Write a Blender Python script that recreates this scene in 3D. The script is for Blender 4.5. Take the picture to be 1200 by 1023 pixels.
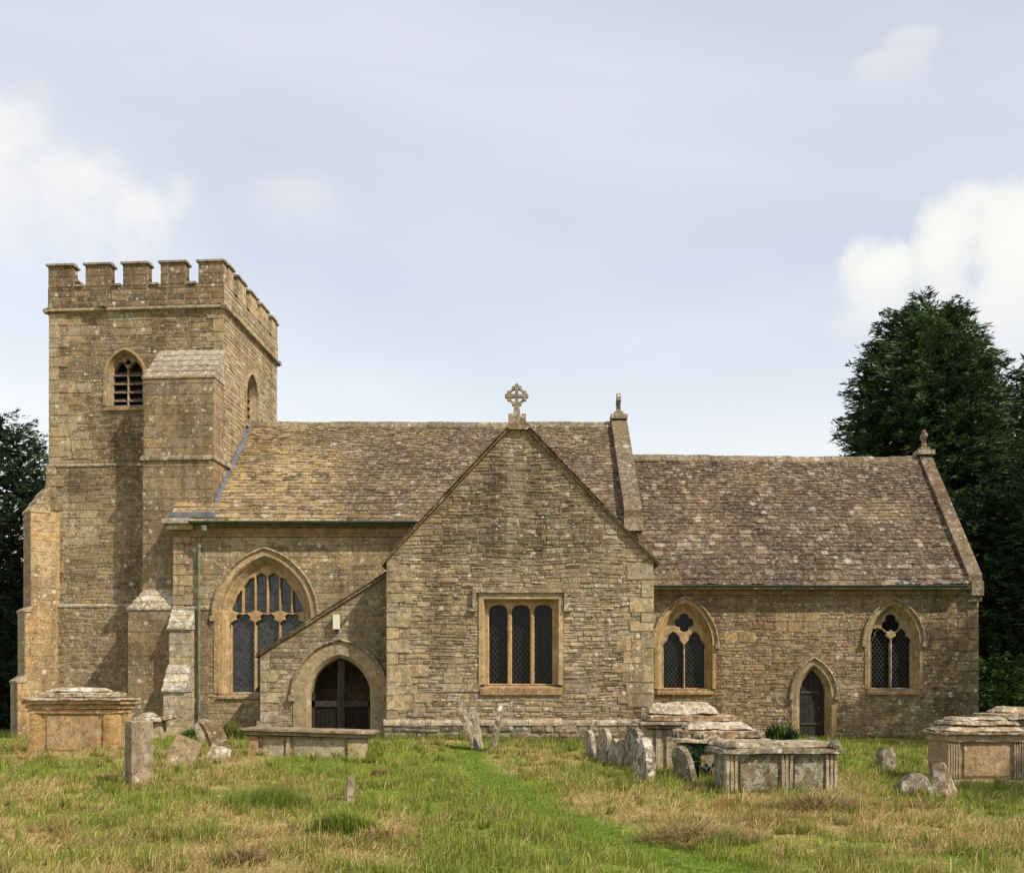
import bpy, math, random
import numpy as np
from mathutils import Vector, Matrix, noise as mnoise
from mathutils.geometry import tessellate_polygon

random.seed(11)
R_ = random.Random(5)
S = bpy.context.scene
for o in list(bpy.data.objects):
    bpy.data.objects.remove(o, do_unlink=True)
COL = S.collection

# ------------------------------------------------------------------ camera
CAMZ = 1.6
cd = bpy.data.cameras.new('camera'); cam = bpy.data.objects.new('camera', cd); COL.objects.link(cam)
cam.location = (0, 0, CAMZ); cam.rotation_euler = (math.radians(90), 0, 0)
cd.sensor_width = 36; cd.lens = 36; cd.shift_y = 294.5 / 1200
cd.clip_start = .1; cd.clip_end = 3000
S.camera = cam
S.render.resolution_x = 1024; S.render.resolution_y = 872
S.view_settings.view_transform = 'Standard'; S.view_settings.look = 'None'
S.view_settings.exposure = 0.06; S.view_settings.gamma = 1
S.view_settings.use_curve_mapping = False
S.render.engine = 'CYCLES'

# ------------------------------------------------------------------ sun and sky
SUN_AZ, SUN_EL = 126, 46            # clockwise from +Y (away from the camera)
sv = Vector((math.sin(math.radians(SUN_AZ)) * math.cos(math.radians(SUN_EL)),
             math.cos(math.radians(SUN_AZ)) * math.cos(math.radians(SUN_EL)),
             math.sin(math.radians(SUN_EL))))
sd = bpy.data.lights.new('sun', 'SUN'); sun = bpy.data.objects.new('sun', sd); COL.objects.link(sun)
sd.energy = 5.0; sd.angle = math.radians(.6); sd.color = (1, .915, .78)
sun.rotation_euler = sv.to_track_quat('Z', 'Y').to_euler(); sun.location = (20, -20, 40)

W = bpy.data.worlds.new('World'); S.world = W; W.use_nodes = True
SKY_STRENGTH = .1


def build_world():
    nt = W.node_tree; nt.nodes.clear()
    N = lambda t, **k: mk(nt, t, **k)
    L = nt.links.new
    out = N('ShaderNodeOutputWorld'); bg = N('ShaderNodeBackground'); bg.inputs[1].default_value = SKY_STRENGTH
    L(bg.outputs[0], out.inputs[0])
    sky = N('ShaderNodeTexSky'); sky.sky_type = 'NISHITA'; sky.sun_disc = False
    sky.sun_elevation = math.radians(SUN_EL); sky.sun_rotation = math.radians(SUN_AZ)
    sky.air_density = 1.0; sky.dust_density = 1.5; sky.ozone_density = 1.5
    tc = N('ShaderNodeTexCoord')
    d = tc.outputs['Generated']
    sep = N('ShaderNodeSeparateXYZ'); L(d, sep.inputs[0])
    # veil of thin high cloud: soft streaks over the whole dome
    den = math_(nt, 'ADD', math_(nt, 'MAXIMUM', sep.outputs[2], 0.0), .22)
    px = math_(nt, 'DIVIDE', sep.outputs[0], den); py = math_(nt, 'DIVIDE', sep.outputs[1], den)
    cmb = N('ShaderNodeCombineXYZ'); L(px, cmb.inputs[0]); L(py, cmb.inputs[1])
    mp = N('ShaderNodeMapping'); mp.inputs['Rotation'].default_value = (0, 0, -.45); mp.inputs['Scale'].default_value = (.55, 1.0, 1); L(cmb.outputs[0], mp.inputs[0])
    n1 = N('ShaderNodeTexNoise'); n1.inputs['Scale'].default_value = .9; n1.inputs['Detail'].default_value = 5; n1.inputs['Roughness'].default_value = .5; n1.inputs['Distortion'].default_value = .4
    L(mp.outputs[0], n1.inputs['Vector'])
    veil = maprange(nt, n1.outputs[0], .32, .68, .66, .98)
    # low haze whitens the sky towards the horizon
    hz = maprange(nt, sep.outputs[2], .0, .42, .75, .0)
    veil = math_(nt, 'ADD', veil, math_(nt, 'MULTIPLY', hz, math_(nt, 'SUBTRACT', 1.0, veil)), clamp=True)
    k = 1 / SKY_STRENGTH
    vc1 = mixc(nt, maprange(nt, sep.outputs[2], .50, .30, 0, 1), (.755 * k, .785 * k, .885 * k, 1), (.80 * k, .865 * k, .985 * k, 1))
    vc2 = mixc(nt, maprange(nt, sep.outputs[2], .40, .16, 0, 1), vc1, (1.06 * k, 1.07 * k, 1.06 * k, 1))
    m1 = N('ShaderNodeMix'); m1.data_type = 'RGBA'; L(veil, m1.inputs['Factor'])
    L(sky.outputs[0], m1.inputs['A']); L(vc2, m1.inputs['B'])
    # heaped clouds: (azimuth deg clockwise from +Y, elevation deg, half width, half height in rad)
    clouds = [(-27.0, 25.4, .085, .060), (-23.0, 24.6, .075, .045), (-19.5, 23.6, .065, .040), (-12.0, 25.2, .06, .026),
              (26.5, 20.9, .075, .060), (23.0, 21.6, .050, .048), (20.0, 21.0, .050, .034), (31, 22, .09, .065),
              (19.8, 29.9, .045, .012), (21.2, 30.6, .03, .010), (-45, 24, .2, .07), (-80, 22, .22, .08), (70, 25, .2, .08), (105, 20, .24, .08), (-130, 24, .25, .09), (160, 22, .26, .09), (-165, 35, .2, .08)]
    nw = N('ShaderNodeTexNoise'); nw.inputs['Scale'].default_value = 13; nw.inputs['Detail'].default_value = 7; nw.inputs['Roughness'].default_value = .56
    L(d, nw.inputs['Vector'])
    warp = math_(nt, 'MULTIPLY', math_(nt, 'SUBTRACT', nw.outputs[0], .5), 2.0)
    az = math_(nt, 'ARCTAN2', sep.outputs[0], sep.outputs[1]); el = math_(nt, 'ARCSINE', sep.outputs[2])
    mask = None; tot = None
    hard = maprange(nt, az, -.2, .2, .85, .34)
    for a, e, sw, sh in clouds:
        da = math_(nt, 'DIVIDE', math_(nt, 'SUBTRACT', az, math.radians(a)), sw)
        de = math_(nt, 'DIVIDE', math_(nt, 'SUBTRACT', el, math.radians(e)), sh)
        de2 = math_(nt, 'MULTIPLY', de, maprange(nt, de, -1.0, .2, .35, 1.0))
        rr = math_(nt, 'SQRT', math_(nt, 'ADD', math_(nt, 'MULTIPLY', da, da), math_(nt, 'MULTIPLY', de2, de2)))
        v = math_(nt, 'ADD', math_(nt, 'SUBTRACT', 1.0, rr), warp)
        sm = N('ShaderNodeMapRange'); sm.interpolation_type = 'SMOOTHSTEP'; L(v, sm.inputs[0]); sm.inputs[1].default_value = -.05; L(hard, sm.inputs[2]); sm.inputs[3].default_value = 0; sm.inputs[4].default_value = 1
        fade = maprange(nt, de, -2.4, .25, 0, .92)          # flat undersides dissolve into the haze
        mm = math_(nt, 'MULTIPLY', sm.outputs[0], fade)
        mm = math_(nt, 'MULTIPLY', mm, .28 if sh < .03 else (.74 if a < 0 else .92))
        mask = mm if mask is None else math_(nt, 'MAXIMUM', mask, mm)
        tot = v if tot is None else math_(nt, 'MAXIMUM', tot, v)
    cc = N('ShaderNodeMix'); cc.data_type = 'RGBA'
    cc.inputs['A'].default_value = (.84 * k, .84 * k, .85 * k, 1); cc.inputs['B'].default_value = (1.0 * k, .965 * k, .90 * k, 1)
    L(maprange(nt, tot, .0, .7, 0, 1), cc.inputs['Factor'])
    m2 = N('ShaderNodeMix'); m2.data_type = 'RGBA'; L(mask, m2.inputs['Factor'])
    L(m1.outputs['Result'], m2.inputs['A']); L(cc.outputs['Result'], m2.inputs['B'])
    L(m2.outputs['Result'], bg.inputs[0])


# ------------------------------------------------------------------ node helpers
def mk(nt, t, **k):
    n = nt.nodes.new(t)
    for a, b in k.items(): setattr(n, a, b)
    return n


def _in(nt, sock, v):
    if isinstance(v, (int, float)): sock.default_value = v
    elif isinstance(v, tuple): sock.default_value = v
    else: nt.links.new(v, sock)


def math_(nt, op, a, b=None, clamp=False):
    n = nt.nodes.new('ShaderNodeMath'); n.operation = op; n.use_clamp = clamp
    _in(nt, n.inputs[0], a)
    if b is not None: _in(nt, n.inputs[1], b)
    return n.outputs[0]


def maprange(nt, v, a, b, c, d, smooth=True):
    n = nt.nodes.new('ShaderNodeMapRange'); n.interpolation_type = 'SMOOTHSTEP' if smooth else 'LINEAR'
    _in(nt, n.inputs[0], v)
    for i, x in enumerate((a, b, c, d)): n.inputs[i + 1].default_value = x
    return n.outputs[0]


def mixc(nt, f, a, b, mode='MIX'):
    n = nt.nodes.new('ShaderNodeMix'); n.data_type = 'RGBA'; n.blend_type = mode
    _in(nt, n.inputs['Factor'], f); _in(nt, n.inputs['A'], a); _in(nt, n.inputs['B'], b)
    return n.outputs['Result']


def noise_(nt, vec, scale, detail=4, rough=.55, dist=0):
    n = nt.nodes.new('ShaderNodeTexNoise'); n.inputs['Scale'].default_value = scale; n.inputs['Detail'].default_value = detail
    n.inputs['Roughness'].default_value = rough; n.inputs['Distortion'].default_value = dist
    if vec is not None: nt.links.new(vec, n.inputs['Vector'])
    return n.outputs[0]


def voro(nt, vec, scale):
    n = nt.nodes.new('ShaderNodeTexVoronoi'); n.inputs['Scale'].default_value = scale
    nt.links.new(vec, n.inputs['Vector']); return n.outputs['Distance']


build_world()


# ------------------------------------------------------------------ materials
def base_mat(name):
    m = bpy.data.materials.new(name); m.use_nodes = True
    nt = m.node_tree; nt.nodes.clear()
    out = mk(nt, 'ShaderNodeOutputMaterial'); p = mk(nt, 'ShaderNodeBsdfPrincipled')
    nt.links.new(p.outputs[0], out.inputs[0])
    return m, nt, p


def stone_mat(name, white=.5, soot=.5, orange=.25, green=0.0, bump=.5, fine=55, spot=5.0, mottle=0.0, pits=.5, streak=0.0, tint=(1, 1, 1)):
    """weathered limestone: the piece's own colour ('col'), grain, pits, soot, lichens"""
    m, nt, p = base_mat(name)
    at = mk(nt, 'ShaderNodeAttribute'); at.attribute_name = 'col'
    g = mk(nt, 'ShaderNodeNewGeometry'); pos = g.outputs['Position']
    c = mixc(nt, 1.0, at.outputs['Color'], tint + (1,), 'MULTIPLY')
    nm = noise_(nt, pos, 6, 5, .62); nf = noise_(nt, pos, fine, 2, .65); nl = noise_(nt, pos, .55, 5, .6, .6)
    v = math_(nt, 'ADD', maprange(nt, nm, .28, .72, .60, 1.22), maprange(nt, nf, .25, .75, -.25, .25))
    if pits: v = math_(nt, 'MULTIPLY', v, maprange(nt, noise_(nt, pos, 17, 3, .6), .36, .50, 1 - pits, 1.04))
    cm = mk(nt, 'ShaderNodeCombineColor'); [nt.links.new(v, cm.inputs[i]) for i in range(3)]
    c = mixc(nt, 1.0, c, cm.outputs[0], 'MULTIPLY')
    st = math_(nt, 'MULTIPLY', maprange(nt, math_(nt, 'ADD', nl, math_(nt, 'MULTIPLY', math_(nt, 'SUBTRACT', nm, .5), .6)), .45, .66, 0, 1), soot)
    c = mixc(nt, st, c, mixc(nt, 1.0, c, (.42, .375, .33, 1), 'MULTIPLY'))
    if streak:
        mp = mk(nt, 'ShaderNodeMapping'); mp.inputs['Scale'].default_value = (1.9, 1.9, .22); nt.links.new(pos, mp.inputs[0])
        ns = noise_(nt, mp.outputs[0], 1.0, 4, .6)
        c = mixc(nt, math_(nt, 'MULTIPLY', maprange(nt, ns, .50, .68, 0, 1), streak), c, mixc(nt, 1.0, c, (.48, .45, .42, 1), 'MULTIPLY'))
        c = mixc(nt, math_(nt, 'MULTIPLY', maprange(nt, ns, .44, .30, 0, 1), streak * .5), c, (.50, .42, .29, 1))
    if orange:
        no = noise_(nt, pos, 2.1, 4, .7, .3)
        c = mixc(nt, math_(nt, 'MULTIPLY', maprange(nt, no, .52, .72, 0, 1), orange), c, (.42, .24, .07, 1))
    if green:
        ng = noise_(nt, pos, 1.7, 4, .6, .5)
        c = mixc(nt, math_(nt, 'MULTIPLY', maprange(nt, ng, .5, .68, 0, 1), green), c, (.10, .105, .035, 1))
    if mottle:
        mo = noise_(nt, pos, 6.5, 5, .68, .8); m3 = noise_(nt, pos, 10, 4, .65, .5)
        c = mixc(nt, math_(nt, 'MULTIPLY', maprange(nt, m3, .50, .58, 0, 1), mottle * .8), c, (.13, .095, .06, 1))
        c = mixc(nt, math_(nt, 'MULTIPLY', maprange(nt, mo, .51, .57, 0, 1), mottle), c, (.66, .62, .52, 1))
    if white:
        wob = math_(nt, 'MULTIPLY', math_(nt, 'SUBTRACT', noise_(nt, pos, 24, 2, .6), .5), .75)
        where = maprange(nt, noise_(nt, pos, .9, 3, .6), .36, .62, .25, 1)
        tot = None
        for sc, lo in ((spot, .62), (spot * 2.3, .55)):
            n = nt.nodes.new('ShaderNodeTexVoronoi'); n.inputs['Scale'].default_value = sc; nt.links.new(pos, n.inputs['Vector'])
            sr = nt.nodes.new('ShaderNodeSeparateColor'); nt.links.new(n.outputs['Color'], sr.inputs[0])
            rad = maprange(nt, sr.outputs[0], lo, 1.0, -.1, .36, False)
            a = maprange(nt, math_(nt, 'SUBTRACT', math_(nt, 'ADD', n.outputs['Distance'], wob), rad), -.02, .05, 1, 0)
            tot = a if tot is None else math_(nt, 'MAXIMUM', tot, a)
        c = mixc(nt, math_(nt, 'MULTIPLY', math_(nt, 'MULTIPLY', tot, where), white), c, (.64, .61, .52, 1))
    nt.links.new(c, p.inputs['Base Color'])
    p.inputs['Roughness'].default_value = .92; p.inputs['Specular IOR Level'].default_value = .2
    h = math_(nt, 'ADD', math_(nt, 'MULTIPLY', nf, .5), math_(nt, 'MULTIPLY', nm, 1.0))
    b = mk(nt, 'ShaderNodeBump'); b.inputs['Strength'].default_value = bump; b.inputs['Distance'].default_value = .03
    nt.links.new(h, b.inputs['Height']); nt.links.new(b.outputs[0], p.inputs['Normal'])
    return m


def plain_mat(name, col, rough=.6, metallic=0, var=.25, scale=20, spec=.4, bump=0):
    m, nt, p = base_mat(name)
    g = mk(nt, 'ShaderNodeNewGeometry')
    n = noise_(nt, g.outputs['Position'], scale, 4, .6)
    lo = tuple(c * (1 - var) for c in col) + (1,); hi = tuple(min(1, c * (1 + var)) for c in col) + (1,)
    nt.links.new(mixc(nt, maprange(nt, n, .3, .7, 0, 1), lo, hi), p.inputs['Base Color'])
    p.inputs['Roughness'].default_value = rough; p.inputs['Metallic'].default_value = metallic; p.inputs['Specular IOR Level'].default_value = spec
    if bump:
        b = mk(nt, 'ShaderNodeBump'); b.inputs['Strength'].default_value = bump; b.inputs['Distance'].default_value = .02
        nt.links.new(n, b.inputs['Height']); nt.links.new(b.outputs[0], p.inputs['Normal'])
    return m


def leaf_mat(name, trans=.3, var=.3, vscale=.8, rough=.55):
    m, nt, p = base_mat(name)
    at = mk(nt, 'ShaderNodeAttribute'); at.attribute_name = 'col'
    g = mk(nt, 'ShaderNodeNewGeometry')
    n = noise_(nt, g.outputs['Position'], vscale, 3, .6)
    v = maprange(nt, n, .3, .7, 1 - var, 1 + var)
    cm = mk(nt, 'ShaderNodeCombineColor'); [nt.links.new(v, cm.inputs[i]) for i in range(3)]
    c = mixc(nt, 1.0, at.outputs['Color'], cm.outputs[0], 'MULTIPLY')
    nt.links.new(c, p.inputs['Base Color']); p.inputs['Roughness'].default_value = rough; p.inputs['Specular IOR Level'].default_value = .25
    t = mk(nt, 'ShaderNodeBsdfTranslucent'); nt.links.new(c, t.inputs[0])
    mx = mk(nt, 'ShaderNodeMixShader'); mx.inputs[0].default_value = trans
    nt.links.new(p.outputs[0], mx.inputs[1]); nt.links.new(t.outputs[0], mx.inputs[2])
    out = [x for x in nt.nodes if x.type == 'OUTPUT_MATERIAL'][0]
    nt.links.new(mx.outputs[0], out.inputs[0])
    return m


M = dict(
    rubble=stone_mat('limestone_rubble', .75, .42, .06, bump=.6, spot=5.6, pits=.32, streak=.55, tint=(.98, .95, .915)),
    mortar=stone_mat('lime_mortar', .5, .42, .06, bump=.7, spot=5.6, pits=.35, streak=.55, tint=(.98, .95, .915)),
    ashlar=stone_mat('dressed_limestone', .4, .36, .16, bump=.35, spot=4.5, pits=.22, streak=.30, tint=(.93, .875, .785)),
    lichened=stone_mat('lichened_limestone', .8, .5, .12, bump=.6, spot=3.5, mottle=.30, pits=.35, tint=(.84, .785, .69)),
    slate=stone_mat('stone_slate', .42, .55, .05, bump=.5, spot=3.4, mottle=.14, pits=.45, tint=(.95, .87, .72)),
    tomb=stone_mat('tomb_limestone', .6, .4, .2, bump=.45, spot=4.2, pits=.3, mottle=.10, streak=.35, tint=(.95, .87, .75)),
    tomb_top=stone_mat('tomb_capping', .9, .5, .15, bump=.9, spot=3.2, mottle=.52, pits=.45, tint=(.92, .83, .70)),
    grave=stone_mat('gravestone', .8, .5, .12, green=.35, bump=.7, spot=4.0, mottle=.32, pits=.4, tint=(.90, .83, .70)),
    gutter=plain_mat('green_painted_iron', (.055, .085, .055), .5, 0, .3, 9),
    pipe=plain_mat('pale_green_painted_iron', (.15, .165, .105), .5, 0, .3, 5),
    glass=plain_mat('leaded_glass', (.004, .004, .004), .18, 0, .5, 5, .20, .25),
    glass_pale=plain_mat('reflecting_glass', (.034, .034, .037), .16, 0, .6, 8, .6, .9),
    lead=plain_mat('lead_came', (.055, .053, .05), .6, .0, .3, 9),
    leadsheet=plain_mat('lead_flashing', (.13, .135, .15), .55, 0, .3, 6),
    oak=plain_mat('dark_oak', (.038, .026, .017), .7, 0, .45, 14, .3, .3),
    oak_dark=plain_mat('blackened_oak', (.014, .010, .008), .8, 0, .4, 14, .2),
    door=plain_mat('weathered_oak', (.026, .020, .015), .75, 0, .4, 11, .3, .3),
    louvre=plain_mat('louvre_stone', (.17, .115, .085), .85, 0, .3, 8),
    dark=plain_mat('interior_plaster', (.09, .08, .065), .9),
    lampwhite=plain_mat('cream_plastic', (.66, .62, .48), .45, 0, .05, 8),
    bark=plain_mat('conifer_bark', (.05, .035, .025), .95, 0, .5, 9, .1, .6),
    leaf=leaf_mat('conifer_leaf', .15, .45, .55),
    grassm=leaf_mat('grass_blade', .30, .18, .9, .6),
    ivy=leaf_mat('ivy_leaf', .15, .3, 5, .4),
)


# ------------------------------------------------------------------ mesh builder
class MB:
    def __init__(s): s.v = []; s.f = []; s.c = []

    def poly(s, pts, col=(.36, .27, .16)):
        i = len(s.v); s.v += [tuple(p) for p in pts]; s.f.append(tuple(range(i, i + len(pts)))); s.c.append(col)

    def mesh(s, vs, fs, col):
        i = len(s.v); s.v += [tuple(p) for p in vs]
        for f in fs: s.f.append(tuple(i + k for k in f)); s.c.append(col)

    def box(s, p0, p1, col=(.36, .27, .16), mp=None):
        (x0, y0, z0), (x1, y1, z1) = p0, p1
        vs = [(x, y, z) for z in (z0, z1) for y in (y0, y1) for x in (x0, x1)]
        if mp: vs = [mp(*v) for v in vs]
        s.mesh(vs, [(0, 2, 3, 1), (4, 5, 7, 6), (0, 1, 5, 4), (2, 6, 7, 3), (0, 4, 6, 2), (1, 3, 7, 5)], col)

    def tube(s, pts, r, n=8, col=(.3, .3, .3), r2=None, cap=True):
        pts = [Vector(p) for p in pts]; rings = []
        for i, p in enumerate(pts):
            t = (pts[min(i + 1, len(pts) - 1)] - pts[max(i - 1, 0)]).normalized()
            a = t.orthogonal().normalized() if abs(t.z) > .9 else t.cross(Vector((0, 0, 1))).normalized()
            b = t.cross(a).normalized()
            rr = r if r2 is None else r + (r2 - r) * i / (len(pts) - 1)
            rings.append([p + (a * math.cos(k * 2 * math.pi / n) + b * math.sin(k * 2 * math.pi / n)) * rr for k in range(n)])
        vs = [q for rg in rings for q in rg]; fs = []
        for i in range(len(pts) - 1):
            for k in range(n):
                fs.append((i * n + k, i * n + (k + 1) % n, (i + 1) * n + (k + 1) % n, (i + 1) * n + k))
        if cap:
            fs.append(tuple(range(n))); fs.append(tuple((len(pts) - 1) * n + k for k in range(n)))
        s.mesh(vs, fs, col)

    def build(s, name, mat, parent=None, smooth=False, origin=None):
        me = bpy.data.meshes.new(name); me.from_pydata(s.v, [], s.f)
        cols = np.array([c[:3] for c in s.c], dtype=np.float32).reshape(-1, 3)
        tot = np.array([len(f) for f in s.f])
        cc = np.ones((int(tot.sum()), 4), dtype=np.float32); cc[:, :3] = np.repeat(cols, tot, axis=0)
        a = me.color_attributes.new('col', 'FLOAT_COLOR', 'CORNER'); a.data.foreach_set('color', cc.ravel())
        me.materials.append(M[mat] if isinstance(mat, str) else mat)
        if smooth: me.polygons.foreach_set('use_smooth', [True] * len(me.polygons))
        me.update()
        return link(name, me, parent)


def link(name, me, parent=None):
    o = bpy.data.objects.new(name, me); COL.objects.link(o)
    if parent is not None: o.parent = parent
    return o


def empty(name, loc=(0, 0, 0), rotz=0, parent=None):
    o = bpy.data.objects.new(name, None); COL.objects.link(o); o.location = loc; o.rotation_euler = (0, 0, rotz)
    o.empty_display_size = .3
    if parent is not None: o.parent = parent
    return o


def tag(o, label, cat, group=None):
    o['label'] = label; o['category'] = cat
    if group: o['group'] = group
    return o


def np_mesh(name, verts, faces4, cols, mat, parent=None, smooth=False):
    """verts (n,3); faces (m,k) ; cols per vertex (n,3)"""
    me = bpy.data.meshes.new(name); m, k = faces4.shape
    me.vertices.add(len(verts)); me.vertices.foreach_set('co', verts.astype(np.float32).ravel())
    me.loops.add(m * k); me.loops.foreach_set('vertex_index', faces4.astype(np.int32).ravel())
    me.polygons.add(m); me.polygons.foreach_set('loop_start', np.arange(0, m * k, k, dtype=np.int32))
    try: me.polygons.foreach_set('loop_total', np.full(m, k, dtype=np.int32))
    except Exception: pass
    cc = np.ones((len(verts), 4), dtype=np.float32); cc[:, :3] = cols
    a = me.color_attributes.new('col', 'FLOAT_COLOR', 'POINT'); a.data.foreach_set('color', cc.ravel())
    if smooth: me.polygons.foreach_set('use_smooth', np.ones(m, dtype=bool))
    me.materials.append(M[mat]); me.update(calc_edges=True); me.validate()
    return link(name, me, parent)


# ------------------------------------------------------------------ ground shape and picture geometry
def _hash(i, j, seed):
    h = np.sin(i * 127.1 + j * 311.7 + seed * 74.7) * 43758.5453
    return h - np.floor(h)


def vn(x, y, seed=0):
    x = np.asarray(x, dtype=float); y = np.asarray(y, dtype=float)
    i = np.floor(x); j = np.floor(y); fx = x - i; fy = y - j
    fx = fx * fx * (3 - 2 * fx); fy = fy * fy * (3 - 2 * fy)
    a = _hash(i, j, seed); b = _hash(i + 1, j, seed); c = _hash(i, j + 1, seed); d = _hash(i + 1, j + 1, seed)
    return a + (b - a) * fx + (c - a) * fy + (a - b - c + d) * fx * fy


def fbm(x, y, seed=0, o=4):
    t = 0; a = .5; n = 0
    for k in range(o):
        t = t + a * vn(x * 2 ** k, y * 2 ** k, seed + k); n += a; a *= .5
    return t / n


def sstep(a, b, x):
    t = np.clip((np.asarray(x, dtype=float) - a) / (b - a), 0, 1); return t * t * (3 - 2 * t)


PATH = [(-1.2, 24.8), (-.95, 22), (-.35, 17.8), (.3, 14.4), (.95, 11.4), (1.9, 8.6), (2.9, 6.2)]


def path_dist(x, y):
    x = np.asarray(x, dtype=float); y = np.asarray(y, dtype=float)
    best = np.full(np.broadcast(x, y).shape, 1e9)
    for (ax, ay), (bx, by) in zip(PATH, PATH[1:]):
        dx, dy = bx - ax, by - ay
        t = np.clip(((x - ax) * dx + (y - ay) * dy) / (dx * dx + dy * dy), 0, 1)
        best = np.minimum(best, np.hypot(x - ax - t * dx, y - ay - t * dy))
    return best


def gh(x, y):
    x = np.asarray(x, dtype=float); y = np.asarray(y, dtype=float)
    h = .12 * sstep(12, 24, y) + .16 * sstep(19, 25, y) * np.exp(-((x + .5) / 3.6) ** 2)
    h = h + .13 * sstep(19, 24, y) * np.exp(-((x + 8.5) / 4) ** 2)
    h = h + .13 * np.exp(-((x + 4.2) / 3.2) ** 2 - ((y - 19.8) / 3.2) ** 2)
    near = 1 - sstep(45, 70, y)
    h = h + near * (.16 * (fbm(x * .33, y * .33, 3) - .5) + .17 * (fbm(x * 1.1, y * 1.1, 9, 3) - .5))
    h = h - .06 * (1 - sstep(.3, .9, path_dist(x, y)))
    h = h - .5 * sstep(33, 48, y)
    return h


def gp(px, py):
    """ground point seen at a picture position"""
    Y = 20.
    for _ in range(30):
        z = float(gh((px - 600) / 1200 * Y, Y)); Y = .5 * Y + .5 * (CAMZ - z) * 1200 / (py - 806)
    X = (px - 600) / 1200 * Y
    return X, Y, float(gh(X, Y))


def gx(px, Y): return (px - 600) / 1200 * Y
def gz(py, Y): return CAMZ + (806 - py) / 1200 * Y


class Plane:
    def __init__(s, o, u, n): s.o = Vector(o); s.u = Vector(u).normalized(); s.n = Vector(n).normalized()
    def __call__(s, u, z, d=0): return s.o + s.u * u + s.n * d + Vector((0, 0, z))


def south(Y): return Plane((0, Y, 0), (1, 0, 0), (0, -1, 0))


# stone colours (linear base colours)
def jit(c, v=.16, h=.05):
    k = 1 + R_.uniform(-v, v); w = R_.uniform(-h, h)
    return (max(.01, c[0] * k * (1 + w)), max(.01, c[1] * k), max(.01, c[2] * k * (1 - 2 * w)))


def lerp(a, b, t): return tuple(x + (y - x) * t for x, y in zip(a, b))


ASH = (.46, .345, .20)

# ------------------------------------------------------------------ stone laying
STONES = []      # dicts: wall, geometry, colour, size


def stone_geo(pl, q, proud, rough=1.0, flat=False):
    """q: bl, br, tr, tl in wall coordinates -> worn block of 24 triangles"""
    cx = sum(p[0] for p in q) / 4; cz = sum(p[1] for p in q) / 4
    w = abs(q[1][0] - q[0][0]); h = abs(q[2][1] - q[1][1]); m = min(w, h)
    e = .012 * rough * min(1, m / .12); out = []
    for k in range(4):
        a, b = q[k], q[(k + 1) % 4]
        cr = R_.uniform(.03, .12) * (0.3 if flat else 1)
        out.append((a[0] + (cx - a[0]) * cr * m / max(w, .05), a[1] + (cz - a[1]) * cr))
        t = R_.uniform(.35, .65)
        out.append((a[0] + (b[0] - a[0]) * t + R_.uniform(-e, e) * (.3 if flat else 1), a[1] + (b[1] - a[1]) * t + R_.uniform(-e, e) * (.3 if flat else 1)))
    ins = min(.016, m * .12) * (.5 if flat else 1)
    tx, tz = R_.uniform(-.35, .35) * proud, R_.uniform(-.35, .35) * proud
    if flat: tx *= .2; tz *= .2
    back = [pl(u, z, -.02) for u, z in out]; front = []
    for u, z in out:
        du, dz = cx - u, cz - z; L = math.hypot(du, dz) + 1e-6
        d = proud * R_.uniform(.72, 1) + tx * (-du) / max(w, .05) * 2 + tz * (-dz) / max(h, .05) * 2
        if flat: d = proud + tx * 0
        front.append(pl(u + du / L * ins, z + dz / L * ins, d))
    cen = pl(cx, cz, proud * (1 if flat else R_.uniform(.95, 1.3)))
    fs = [(k, (k + 1) % 8, 8 + (k + 1) % 8, 8 + k) for k in range(8)] + [(8 + k, 8 + (k + 1) % 8, 16) for k in range(8)]
    return back + front + [cen], fs


def put_stone(wall, pl, q, proud, col, rough=1.0, flat=False, vis=1):
    v, f = stone_geo(pl, q, proud, rough, flat)
    w = (q[1][0] - q[0][0]); h = (q[2][1] - q[1][1])
    STONES.append(dict(wall=wall, v=v, f=f, c=col, a=w * h / v[0].y ** 2 * vis))


def cut(ivs, a0, a1, b0, b1):
    """remove [a0,a1] at the bottom and [b0,b1] at the top from the trapezoids"""
    out = []
    for l0, r0, l1, r1 in ivs:
        if max(a1, b1) <= min(l0, l1) or min(a0, b0) >= max(r0, r1): out.append((l0, r0, l1, r1)); continue
        if a0 > l0 or b0 > l1: out.append((l0, max(l0, a0), l1, max(l1, b0)))
        if a1 < r0 or b1 < r1: out.append((min(a1, r0), r0, min(b1, r1), r1))
    return out


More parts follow.
